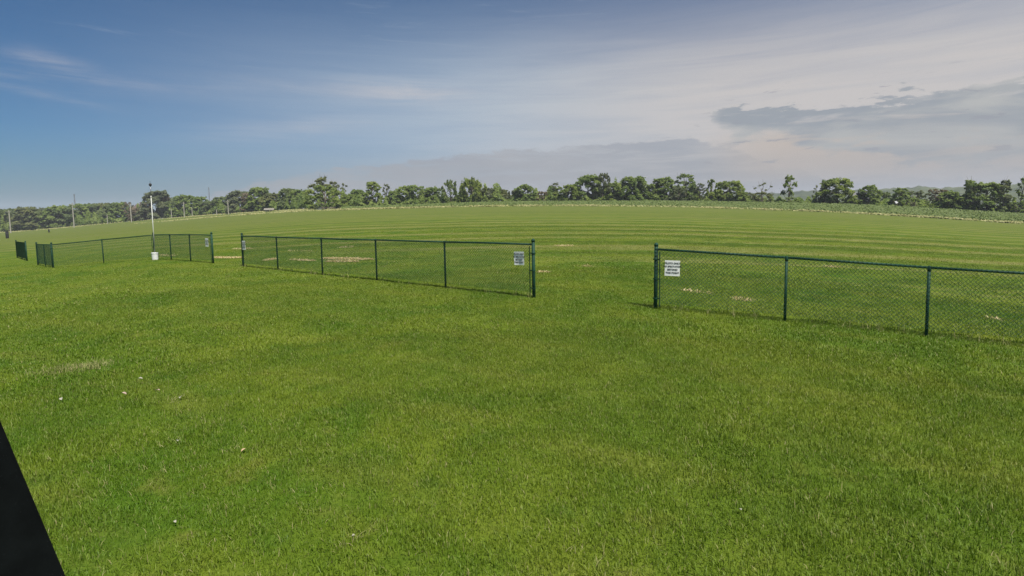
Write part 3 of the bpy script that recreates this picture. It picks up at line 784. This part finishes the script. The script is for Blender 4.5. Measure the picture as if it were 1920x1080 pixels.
# ------------------------------------------------------------------ chain-link fences
def chain_panel(A, B, root, base):
    """woven diamond mesh between two posts; A, B are 3D base points"""
    A, B = np.asarray(A), np.asarray(B)
    e = B-A; L = math.hypot(e[0], e[1]); eh = np.array([e[0], e[1], 0])/L; slope = e[2]/L
    nrm = np.array([eh[1], -eh[0], 0])
    if nrm@np.array([-A[0], -A[1], 0]) < 0: nrm = -nrm         # the side facing the clubhouse
    d = 0.072; t0, t1 = 0.13, FH+0.032; th = 0.0031
    V, Fc = [], []
    for sgn in (1, -1):
        off = nrm*(0.028+0.0022*sgn)
        k0 = -int(t1/d)-2; k1 = int((L+t1)/d)+2
        for k in range(k0, k1+1):
            c0 = k*d
            # line: s = c0 + sgn*(t) (sgn=1) or s = c0 - t + t1
            if sgn == 1: s_at = lambda t: c0+t
            else: s_at = lambda t: c0+t1-t
            ta, tb = t0, t1
            sa_, sb_ = s_at(ta), s_at(tb)
            if sgn == 1:
                if sa_ < 0: ta += -sa_
                if sb_ > L: tb -= sb_-L
            else:
                if sb_ < 0: tb -= -sb_
                if sa_ > L: ta += sa_-L
            if tb-ta < 0.012: continue
            p0, p1 = (A+eh*s_at(t)+np.array([0, 0, t+slope*s_at(t)])+off for t in (ta, tb))
            dr = (p1-p0)/np.linalg.norm(p1-p0); u = np.cross(dr, nrm)
            ring = [nrm*th, u*th*0.87-nrm*th*0.5, -u*th*0.87-nrm*th*0.5]
            b = len(V); V += [p0+q for q in ring]+[p1+q for q in ring]
            Fc += [[b, b+1, b+4, b+3], [b+1, b+2, b+5, b+4], [b+2, b, b+3, b+5]]
    mesh_np('chain_link', np.array(V)-base, np.array(Fc), M['mesh_vinyl'], root)
def build_fence(runs, label, terminals):
    """runs: list of polylines (plan points) that share corner posts"""
    first = runs[0][0]; base = np.array([first[0], first[1], tz(first)])
    root = empty('chain_link_fence', tuple(base)); tag(root, label, 'fence', 'green chain-link fences round the field')
    done = []
    for run in runs:
        P3 = [np.array([p[0], p[1], tz(p)]) for p in run]
        for i, p in enumerate(P3):
            if any(np.linalg.norm(p-q) < 0.1 for q in done): continue
            done.append(p)
            term = any(math.hypot(p[0]-t[0], p[1]-t[1]) < 0.1 for t in terminals)
            q = p-base; rr = 0.038 if term else 0.025
            tilt = np.array([rng.normal(0, 0.008), rng.normal(0, 0.008), 0])
            hh = FH+0.075 if term else FH-0.02
            b_ = MB(); b_.tube([q+np.array([0, 0, -0.25]), q+np.array([0, 0, hh])+tilt], rr, 14)
            po = b_.build('post', M['green_vinyl'], root, True)
            c_ = MB(); tq = q+tilt+np.array([0, 0, hh-0.012])
            if term: c_.lathe(tq, [(rr*1.12, 0), (rr*1.14, 0.03), (rr*0.9, 0.05), (rr*0.45, 0.066), (0.006, 0.072)], 14)
            else: c_.lathe(tq, [(rr*1.15, -0.03), (rr*1.15, 0.012), (rr*0.95, 0.03), (0.026, 0.055), (0.006, 0.066)], 12)
            c_.build('cap', M['green_vinyl'], po, True)
        for i in range(len(P3)-1):
            A, B = P3[i], P3[i+1]; up = np.array([0, 0, FH])
            r_ = MB(); e = (B-A)/np.linalg.norm(B-A)
            r_.tube([A+up+e*0.02-base, (A+B)/2+up-base+np.array([0, 0, rng.normal(0, 0.004)]), B+up-e*0.02-base], 0.0225, 10); r_.build('top_rail', M['green_vinyl'], root, True)
            chain_panel(A, B, root, base)
            for E, s in ((A, 1), (B, -1)):
                if any(math.hypot(E[0]-t[0], E[1]-t[1]) < 0.1 for t in terminals):
                    bar = E+e*s*0.085; n_ = np.array([e[1], -e[0], 0]); n_ = n_ if n_@(-E) > 0 else -n_
                    t_ = MB(); t_.box(bar+np.array([0, 0, 0.62])+n_*0.031-base, (0.02, 0.008, 1.12), math.atan2(e[1], e[0])); tb = t_.build('tension_bar', M['green_vinyl'], root)
                    for zz in (0.22, 0.62, 1.02):
                        k_ = MB(); k_.lathe(E-base+np.array([0, 0, zz]), [(0.043, -0.012), (0.0475, -0.012), (0.0475, 0.012), (0.043, 0.012)], 14)
                        k_.box(E-base+e*s*0.066+n_*0.012+np.array([0, 0, zz]), (0.05, 0.012, 0.022), math.atan2(e[1], e[0]))
                        k_.build('band', M['green_vinyl'], tb)
    return root
build_fence([FX['right']], 'green chain-link fence at the right, running out of the picture', [FX['right'][0]])
build_fence([FX['middle']], 'long green chain-link fence in the middle with five spans', [FX['middle'][0], FX['middle'][-1]])
build_fence([FX['left_side'], FX['left_long'], FX['left_front']], 'green chain-link fence with two corners at the left, beside the white bucket',
            [FX['left_side'][0], FX['left_long'][0], FX['left_long'][-1], FX['left_front'][-1]])
build_fence([FX['far_left']], 'short green chain-link fence seen almost end-on at the far left', [FX['far_left'][0], FX['far_left'][-1]])

# ------------------------------------------------------------------ warning signs
FONT = None
def text_mesh(s, size, cx, cz):
    c = bpy.data.curves.new('t', 'FONT'); c.body = s; c.size = size; c.align_x = 'CENTER'; c.align_y = 'CENTER'; c.extrude = 0.0008; c.resolution_u = 2
    c.offset = size*0.022
    o = bpy.data.objects.new('t', c); COL.objects.link(o)
    dg = bpy.context.evaluated_depsgraph_get(); me = bpy.data.meshes.new_from_object(o.evaluated_get(dg))
    v = np.array([(q.co.x+cx, -q.co.z, q.co.y+cz) for q in me.vertices]); f = [list(p.vertices) for p in me.polygons]
    bpy.data.objects.remove(o); bpy.data.curves.remove(c); bpy.data.meshes.remove(me)
    return v, f
def sign(run, i, s, zc, label, curl=0.0, tilt=0.0, w_=0.29, h_=0.31):
    A = np.array(run[i]); B = np.array(run[i+1]); e = (B-A)/np.linalg.norm(B-A); p = A+e*s
    n_ = np.array([e[1], -e[0]]); flip = n_@(-p) < 0; n_ = -n_ if flip else n_
    th = math.atan2(n_[1], n_[0])+math.pi/2           # local -Y faces the clubhouse
    root = empty('warning_sign', (p[0]+n_[0]*0.045, p[1]+n_[1]*0.045, tz(p)+zc)); root.rotation_euler = (0, tilt, th)
    tag(root, label, 'sign', 'white notices wired to the fences')
    nx, nz = 7, 7; v = []; f = []
    def bend(x, z): return -0.004-curl*max(0.0, -x/w_-0.05)*max(0.0, -z/h_+0.1)*0.6-0.004*math.cos(x*9)
    for side in (0, 1):
        for a in range(nz):
            for b in range(nx):
                x, z = (b/(nx-1)-0.5)*w_, (a/(nz-1)-0.5)*h_
                if curl: x += curl*0.6*max(0, -x/w_)*max(0, -z/h_)
                v.append((x, bend(x, z)+0.003*side, z))
    for side in (0, 1):
        for a in range(nz-1):
            for b in range(nx-1):
                q = [side*49+a*nx+b, side*49+a*nx+b+1, side*49+(a+1)*nx+b+1, side*49+(a+1)*nx+b]
                f.append(q if side == 0 else q[::-1])
    rim = [b for b in range(nx)]+[a*nx+nx-1 for a in range(1, nz)]+[(nz-1)*nx+b for b in range(nx-2, -1, -1)]+[a*nx for a in range(nz-2, 0, -1)]
    for k in range(len(rim)):
        a, b = rim[k], rim[(k+1) % len(rim)]; f.append([a, a+49, b+49, b])
    mesh_np('panel', np.array(v), f, M['sign_white'], root)
    V, Fc = [], []
    for row, (txt, sz) in enumerate((('PILOTS ONLY', 0.049), ('NO SPECTATORS', 0.046), ('BEYOND', 0.049), ('THIS POINT', 0.049))):
        tv, tf = text_mesh(txt, sz, 0.004, 0.098-row*0.064)
        for q in tv: q[1] += bend(q[0], q[2])-0.0035
        b = len(V); V += list(tv); Fc += [[b+k for k in q] for q in tf]
    mesh_np('lettering', np.array(V), Fc, M['sign_black'], root)
    for x in (-w_*0.4, w_*0.4):
        t_ = MB(); t_.tube([(x, -0.012, h_*0.44), (x, 0.03, h_*0.46), (x+0.01, 0.035, h_*0.42)], 0.0028, 5); t_.build('wire_tie', M['grey_metal'], root)
Lr = np.linalg.norm(np.array(FX['right'][1])-np.array(FX['right'][0]))
Lm = np.linalg.norm(np.array(FX['middle'][-1])-np.array(FX['middle'][-2]))
sign(FX['right'], 0, 0.33, 0.86, 'white notice wired to the right fence, largest of the four', 0.0, R_(1.5))
sign(FX['middle'], 4, Lm-0.38, 0.89, 'white notice with curled corner near the gateway end of the middle fence', 0.14, R_(-1.5))
sign(FX['middle'], 0, 0.26, 0.86, 'small white notice at the left end of the middle fence', 0.0, R_(-2), 0.27, 0.36)
Ll = np.linalg.norm(np.array(FX['left_front'][-1])-np.array(FX['left_front'][-2]))
sign(FX['left_front'], 2, Ll-0.36, 0.90, 'small white notice at the right end of the left fence', 0.0, R_(2), 0.27, 0.36)

# ------------------------------------------------------------------ mast in its bucket, behind the corner post
bp = np.array(FX['left_long'][-1]); off = np.array([0.20, -0.06])
bk = (bp[0]+0.22, bp[1]-0.30); bz = tz(bk)
root = empty('bucket', (bk[0], bk[1], bz)); tag(root, 'white plastic bucket standing at the corner post of the left fence', 'bucket')
b_ = MB(); b_.lathe((0, 0, 0), [(0.128, 0), (0.132, 0.01), (0.145, 0.30), (0.154, 0.302), (0.154, 0.312), (0.147, 0.315), (0.149, 0.335), (0.157, 0.337), (0.157, 0.352), (0.150, 0.365), (0.142, 0.367), (0.132, 0.30)], 28); b_.build('body', M['white_plastic'], root, False)
b_ = MB(); b_.lathe((0, 0, 0.30), [(0.13, 0), (0.13, 0.02)], 20); b_.build('concrete_fill', principled('concrete', (0.36, 0.35, 0.33), 0.9, var=0.15), root)
b_ = MB(); b_.tube([(0.158*math.cos(t), 0.158*math.sin(t)-0.01, 0.31-0.14*math.sin(t)) for t in np.linspace(math.pi, 0, 12)], 0.004, 5)
b_.build('handle', M['grey_metal'], root)
mast_h = (484-345)*FH/46
root = empty('weather_mast', (bk[0], bk[1], bz+0.32)); tag(root, 'tall slim white mast with a dark sensor on top, standing in the bucket', 'mast')
s_ = MB(); s_.tube([(0, 0, -0.2), (0.01, 0, mast_h*0.76)], 0.018, 12); s_.build('lower_tube', M['white_paint'], root, True)
s_ = MB(); s_.tube([(0.01, 0, mast_h*0.75), (0.015, 0, mast_h-0.40)], 0.017, 10); s_.build('upper_tube', M['grey_metal'], root, True)
s_ = MB(); s_.lathe((0.01, 0, mast_h*0.74), [(0.026, 0), (0.032, 0.01), (0.032, 0.06), (0.026, 0.07), (0.018, 0.09)], 12); s_.build('collar', M['white_paint'], root)
s_ = MB(); s_.lathe((0.015, 0, mast_h-0.42), [(0.02, 0.02), (0.05, 0.035), (0.062, 0.07), (0.062, 0.11), (0.045, 0.145), (0.02, 0.16)], 14); so = s_.build('sensor', M['dark_plastic'], root, True)
s_ = MB(); s_.tube([(0.015, 0, mast_h-0.26), (0.015, 0, mast_h-0.16)], 0.006, 6); s_.build('spike', M['dark_plastic'], so)

# ------------------------------------------------------------------ timber close to the camera, lower left, shade painted into its colour
def pt(px, py, dep): return CAMP + ray(px, py)*dep/(ray(px, py)@cF)
E0, E1 = pt(-96, 560, 1.30), pt(190, 1240, 1.02)
ax = (E1-E0)/np.linalg.norm(E1-E0)
back = ray(60, 930); back = back-ax*(back@ax); back /= np.linalg.norm(back)
side = np.cross(ax, back); side = side if side@cR < 0 else -side
me = bmesh.new(); vs_ = []
L0 = E0-ax*0.35; L1 = E1+ax*0.5
for p in (L0, L1):
    for s, d in ((0, 0), (0.24, 0), (0.24, 0.09), (0, 0.09)):
        vs_.append(me.verts.new(tuple(p+side*s+back*d-L1)))
for q in ((3, 2, 1, 0), (4, 5, 6, 7), (0, 1, 5, 4), (1, 2, 6, 5), (2, 3, 7, 6), (3, 0, 4, 7)): me.faces.new([vs_[k] for k in q])
bmesh.ops.recalc_face_normals(me, faces=me.faces)
bmesh.ops.bevel(me, geom=list(me.edges), offset=0.006, segments=2, affect='EDGES')
md = bpy.data.meshes.new('timber_brace'); me.to_mesh(md); me.free(); md.materials.append(M['shade_black_timber'])
tb = bpy.data.objects.new('timber_brace', md); COL.objects.link(tb); tb.location = tuple(L1)
tag(tb, 'sloping timber edge painted near-black for shade, close to the camera in the lower left corner', 'beam')

# ------------------------------------------------------------------ grass
def blades(n, area, hmin, hmax, wid, lean, dry=None):
    """n blades inside a square of the given side, each a bent two-segment strip"""
    a0 = rng.uniform(0, 2*math.pi, n); r0 = area/2*np.sqrt(rng.uniform(0, 1, n)); x, y = r0*np.cos(a0), r0*np.sin(a0)
    # gather into tufts
    k = max(4, n//14); tx = rng.uniform(-area/2, area/2, (k, 2)); ix = rng.integers(0, k, n); pull = rng.uniform(0.0, 0.75, n)
    x += (tx[ix, 0]-x)*pull*np.where(np.hypot(tx[ix, 0]-x, tx[ix, 1]-y) < 0.12, 1, 0.0)
    h = rng.uniform(hmin, hmax, n)*rng.uniform(0.7, 1.1, n); a = rng.uniform(0, 2*math.pi, n)
    ln = np.abs(rng.normal(0, lean, n))*h
    dx, dy = np.cos(a)*ln, np.sin(a)*ln
    f = a+math.pi/2+rng.normal(0, 0.5, n); wx, wy = np.cos(f)*wid*0.5*rng.uniform(0.7, 1.3, n), np.sin(f)*wid*0.5
    hz_ = h*np.clip(1-0.25*(ln/h)**2, 0.3, 1)
    z0 = np.full(n, -0.006)
    v = np.stack([np.stack([x-wx, y-wy, z0], 1), np.stack([x+wx, y+wy, z0], 1),
                  np.stack([x+dx*0.4+wx*0.85, y+dy*0.4+wy*0.85, hz_*0.62], 1), np.stack([x+dx*0.4-wx*0.85, y+dy*0.4-wy*0.85, hz_*0.62], 1),
                  np.stack([x+dx, y+dy, hz_], 1)], 1).reshape(-1, 3)
    b = np.arange(n)*5
    tri = np.concatenate([np.stack([b, b+1, b+2], 1), np.stack([b, b+2, b+3], 1), np.stack([b+3, b+2, b+4], 1)])
    r = rng.uniform(0, 1, n) if dry is None else rng.uniform(*dry, n)
    return v, tri, np.concatenate([r, r, r])
turf_col = bpy.data.collections.new('turf_pieces')
def piece(name, *a, mat='blade'):
    v, t, r = blades(*a)
    o = mesh_np(name, v, t, M[mat], attrs={'rnd': ('FACE', r)})
    COL.objects.unlink(o); turf_col.objects.link(o)
for k in range(5):
    if k < 4: piece('turf_%d_near' % k, 1300, 0.8, 0.020, 0.050, 0.0042, 0.75)
    else: piece('turf_%d_near' % k, 420, 0.30, 0.026, 0.060, 0.0046, 0.7, (0.15, 0.9))
for k in range(4): piece('turf_%d_mid' % (k+5), 900, 1.1, 0.022, 0.050, 0.0085, 0.8)
for k in range(4): piece('turf_%d_wide' % (k+9), 560, 1.9, 0.025, 0.055, 0.016, 0.8)
P_, ROT, IDX, SCL = [], [], [], []
def scatter(r0, r1, step, i0, i1, fade=None):
    g = np.arange(-60, 60, step)
    gx, gy = np.meshgrid(g, np.arange(0, 60, step)); gx, gy = gx.ravel(), gy.ravel()
    gx = gx+rng.uniform(-0.3, 0.3, len(gx))*step; gy = gy+rng.uniform(-0.3, 0.3, len(gy))*step
    r = np.hypot(gx, gy); a = np.degrees(np.arctan2(gx, gy))
    ok = (r >= r0) & (r < r1) & (np.abs(a) < 54)
    if fade: ok &= rng.uniform(0, 1, len(r)) > (r-fade)/(r1-fade)
    gx, gy = gx[ok], gy[ok]
    P_.append(np.column_stack([gx, gy, terrain(gx, gy)])); n = len(gx)
    ROT.append(rng.uniform(0, 2*math.pi, n)); IDX.append(rng.integers(i0, i1, n)); SCL.append(rng.uniform(0.85, 1.15, n))
scatter(2.4, 8.8, 0.40, 0, 4)
scatter(2.4, 11.0, 1.1, 4, 5, fade=2.0)
scatter(8.2, 17.5, 0.55, 5, 9)
scatter(16.5, 58.0, 0.95, 9, 13, fade=44.0)
P_, ROT, IDX, SCL = np.vstack(P_), np.concatenate(ROT), np.concatenate(IDX), np.concatenate(SCL)
gm = bpy.data.meshes.new('grass'); gm.vertices.add(len(P_)); gm.vertices.foreach_set('co', P_.astype(np.float32).ravel())
a_ = gm.attributes.new('rot', 'FLOAT_VECTOR', 'POINT'); a_.data.foreach_set('vector', np.column_stack([ROT*0, ROT*0, ROT]).astype(np.float32).ravel())
a_ = gm.attributes.new('idx', 'INT', 'POINT'); a_.data.foreach_set('value', IDX.astype(np.int32))
ZS = SCL*np.interp(np.hypot(P_[:, 0], P_[:, 1]), [8, 20, 45], [1.0, 0.7, 0.25])
a_ = gm.attributes.new('scl', 'FLOAT_VECTOR', 'POINT'); a_.data.foreach_set('vector', np.column_stack([SCL, SCL, ZS]).astype(np.float32).ravel())
grass = bpy.data.objects.new('grass', gm); COL.objects.link(grass)
tag(grass, 'short mown lawn grass covering the ground before and beyond the fences', 'grass', kind='stuff')
ng = bpy.data.node_groups.new('scatter_turf', 'GeometryNodeTree')
ng.interface.new_socket('Geometry', in_out='INPUT', socket_type='NodeSocketGeometry')
ng.interface.new_socket('Geometry', in_out='OUTPUT', socket_type='NodeSocketGeometry')
gi, go = ng.nodes.new('NodeGroupInput'), ng.nodes.new('NodeGroupOutput')
iop = ng.nodes.new('GeometryNodeInstanceOnPoints'); ci = ng.nodes.new('GeometryNodeCollectionInfo')
ci.inputs['Collection'].default_value = turf_col; ci.inputs['Separate Children'].default_value = True; ci.inputs['Reset Children'].default_value = True
iop.inputs['Pick Instance'].default_value = True
def named(n, t):
    q = ng.nodes.new('GeometryNodeInputNamedAttribute'); q.data_type = t; q.inputs['Name'].default_value = n; return q.outputs['Attribute']
e2r = ng.nodes.new('FunctionNodeEulerToRotation')
ng.links.new(named('rot', 'FLOAT_VECTOR'), e2r.inputs[0]); ng.links.new(e2r.outputs[0], iop.inputs['Rotation'])
ng.links.new(named('idx', 'INT'), iop.inputs['Instance Index']); ng.links.new(named('scl', 'FLOAT_VECTOR'), iop.inputs['Scale'])
ng.links.new(gi.outputs[0], iop.inputs['Points']); ng.links.new(ci.outputs[0], iop.inputs['Instance']); ng.links.new(iop.outputs[0], go.inputs[0])
md_ = grass.modifiers.new('turf', 'NODES'); md_.node_group = ng

def strands(name, cent, hmin, hmax, wid, lean, dry, mat, label, cat='grass'):
    """free-standing blades at given plan points"""
    n = len(cent); v, t, r = blades(n, 0.001, hmin, hmax, wid, lean, dry)
    z = terrain(cent[:, 0], cent[:, 1])
    v = v+np.repeat(np.column_stack([cent, z]), 5, axis=0)
    o = mesh_np(name, v, t, M[mat], attrs={'rnd': ('FACE', r)}); tag(o, label, cat, kind='stuff'); return o
# uncut grass along the fence feet
c_ = []
for k in ('right', 'middle', 'left_front', 'left_long', 'left_side'):
    for i in range(len(FX[k])-1):
        A, B = np.array(FX[k][i]), np.array(FX[k][i+1]); n = 420
        s = rng.uniform(0, 1, n); s = np.where(rng.uniform(0, 1, n) < 0.35, np.round(s*7)/7+rng.normal(0, 0.02, n), s)
        c_.append(A+(B-A)*s[:, None]+rng.normal(0, 0.05, (n, 2)))
strands('fence_line_grass', np.vstack(c_), 0.03, 0.075, 0.006, 0.6, None, 'blade', 'longer uncut grass along the feet of the fences')
c_ = []
for k in ('right', 'middle'):
    for i in range(len(FX[k])-1):
        A, B = np.array(FX[k][i]), np.array(FX[k][i+1])
        for q in range(7): c_.append(A+(B-A)*rng.uniform(0, 1)+rng.normal(0, 0.05, 2)+rng.normal(0, 0.02, (7, 2)))
strands('dry_fence_stalks', np.vstack(c_), 0.10, 0.24, 0.006, 0.6, (0.5, 1.0), 'dry_blade', 'pale dry stalks leaning at the feet of the nearer fences')
# straw-coloured clippings lying in rows beyond the fences
def streak_pts(px0, py0, px1, py1, wid, n):
    A, B = ground_px(px0, py0)[:2], ground_px(px1, py1)[:2]
    s = rng.uniform(0, 1, n); d = (B-A); nn = np.array([-d[1], d[0]])/np.linalg.norm(d)
    return A+d*s[:, None]+nn*(rng.normal(0, wid, n)*(0.35+np.sin(s*math.pi)))[:, None]
c_ = [streak_pts(606, 485, 698, 487, 0.11, 6000), streak_pts(612, 490.5, 672, 491, 0.05, 1100), streak_pts(497, 489, 518, 485, 0.07, 700), streak_pts(545, 487, 590, 489, 0.06, 700),
      streak_pts(402, 483, 452, 484, 0.09, 2600), streak_pts(440, 466, 470, 467, 0.16, 350), streak_pts(1040, 461, 1075, 461, 0.12, 360), streak_pts(1010, 510, 1030, 511, 0.05, 200),
      streak_pts(640, 463, 660, 464, 0.15, 260), streak_pts(540, 470, 585, 471, 0.12, 200), streak_pts(1850, 598, 1870, 599, 0.03, 90), streak_pts(1545, 500, 1575, 501, 0.08, 220),
      streak_pts(1278, 544, 1335, 551, 0.10, 130), streak_pts(1375, 560, 1408, 564, 0.12, 170), streak_pts(1092, 499, 1110, 500, 0.05, 90), streak_pts(300, 478, 330, 480, 0.14, 260)]
strands('straw_clippings', np.vstack(c_), 0.03, 0.09, 0.019, 2.2, (0.15, 1.0), 'straw', 'straw-coloured grass clippings lying in streaks beyond the fences', 'clippings')
# pale dry patch in the lawn at left
A = ground_px(148, 692)[:2]
c_ = A+rng.normal(0, 1, (900, 2))*np.array([0.26, 0.16])
strands('dry_grass_patch', c_, 0.04, 0.085, 0.006, 0.9, (0.2, 0.8), 'dry_blade', 'pale dry patch of grass in the lawn at left')
c_ = [ground_px(*p)[:2]+rng.normal(0, 1, (26, 2))*s for p, s in (((335, 828), 0.05), ((1060, 1030), 0.16), ((440, 846), 0.07), ((1400, 790), 0.22), ((320, 752), 0.05), ((663, 1018), 0.06), ((460, 585), 0.2), ((400, 800), 0.08))]
strands('dry_tufts', np.vstack(c_), 0.03, 0.075, 0.005, 1.0, (0.4, 1.0), 'dry_blade', 'scattered small dry tufts in the near lawn')

# ------------------------------------------------------------------ scraps and dry leaves on the lawn
M['scrap_white'] = principled('scrap_white', (0.30, 0.29, 0.23), 0.8, var=0.15, vscale=60)
M['scrap_tan'] = principled('scrap_tan', (0.46, 0.32, 0.19), 0.8, var=0.25, vscale=60)
M['scrap_pink'] = principled('scrap_pink', (0.36, 0.27, 0.22), 0.8, var=0.25, vscale=60)
def dry_leaf(px, py, wpx, mat, label):
    g_ = ground_px(px, py); r = np.linalg.norm(g_-CAMP); s = 0.5*wpx*r/F_PX
    v, f = [], []; n = 7
    for i in range(n):
        u = i/(n-1); wd = math.sin(math.pi*min(1, u*0.93+0.05))**0.8*0.34
        zc = 0.10*math.sin(u*math.pi)+0.10*u*u
        for k, q in enumerate((-1, -0.5, 0, 0.5, 1)):
            v.append(((u-0.5)*s, q*wd*s*(1+0.12*math.sin(i*2.3+k)), (zc+0.28*q*q*wd*2)*s))
    for i in range(n-1):
        for k in range(4): f.append([i*5+k, i*5+k+1, (i+1)*5+k+1, (i+1)*5+k])
    o = mesh_np('dry_leaf', np.array(v), f, M[mat], None, True)
    so = o.modifiers.new('t', 'SOLIDIFY'); so.thickness = 0.0012
    o.location = (g_[0], g_[1], g_[2]+0.034); o.rotation_euler = (rng.normal(0, 0.25)-0.15, rng.normal(0, 0.25), rng.uniform(0, 6.28))
    tag(o, label, 'leaf', 'dry leaves and scraps on the lawn')
dry_leaf(457, 852, 15, 'scrap_tan', 'bright orange-tan dry leaf, brightest scrap on the left lawn')
dry_leaf(335, 834, 14, 'scrap_white', 'pale curled leaf left of the orange-tan leaf, lower of its pair')
dry_leaf(340, 751, 14, 'scrap_white', 'pale leaf scrap straight above the curled leaf at left')
dry_leaf(264, 715, 11, 'scrap_white', 'small whitish scrap highest up on the left lawn')
dry_leaf(233, 744, 13, 'scrap_pink', 'brownish leaf below and left of the small whitish scrap')
dry_leaf(296, 738, 13, 'scrap_pink', 'brownish leaf below and right of the small whitish scrap')
dry_leaf(115, 754, 12, 'scrap_white', 'leaf scrap nearest the left picture edge')
dry_leaf(1388, 965, 12, 'scrap_white', 'single white scrap on the right foreground lawn')
dry_leaf(329, 988, 11, 'scrap_white', 'pale scrap low on the left, above the sloping timber end')
dry_leaf(663, 1014, 11, 'scrap_white', 'pale scrap at the bottom of the lawn left of centre')

# ------------------------------------------------------------------ air
hb = bmesh.new(); bmesh.ops.create_cube(hb, size=1.0)
hm = bpy.data.meshes.new('haze'); hb.to_mesh(hm); hb.free()
haze = bpy.data.objects.new('haze', hm); COL.objects.link(haze)
haze.scale = (4500, 4500, 70+45); haze.location = (0, 0, (70-45)/2)
tag(haze, 'faint even haze over the whole field', 'haze', kind='stuff')
hmat = bpy.data.materials.new('air'); hmat.use_nodes = True
g = NT(hmat.node_tree); g.n.remove(g.n['Principled BSDF'])
pv = g.add('ShaderNodeVolumePrincipled'); pv.inputs['Density'].default_value = 0.00028; pv.inputs['Color'].default_value = (0.86, 0.91, 1.0, 1)
g.l.new(pv.outputs[0], g.n['Material Output'].inputs['Volume']); hm.materials.append(hmat)
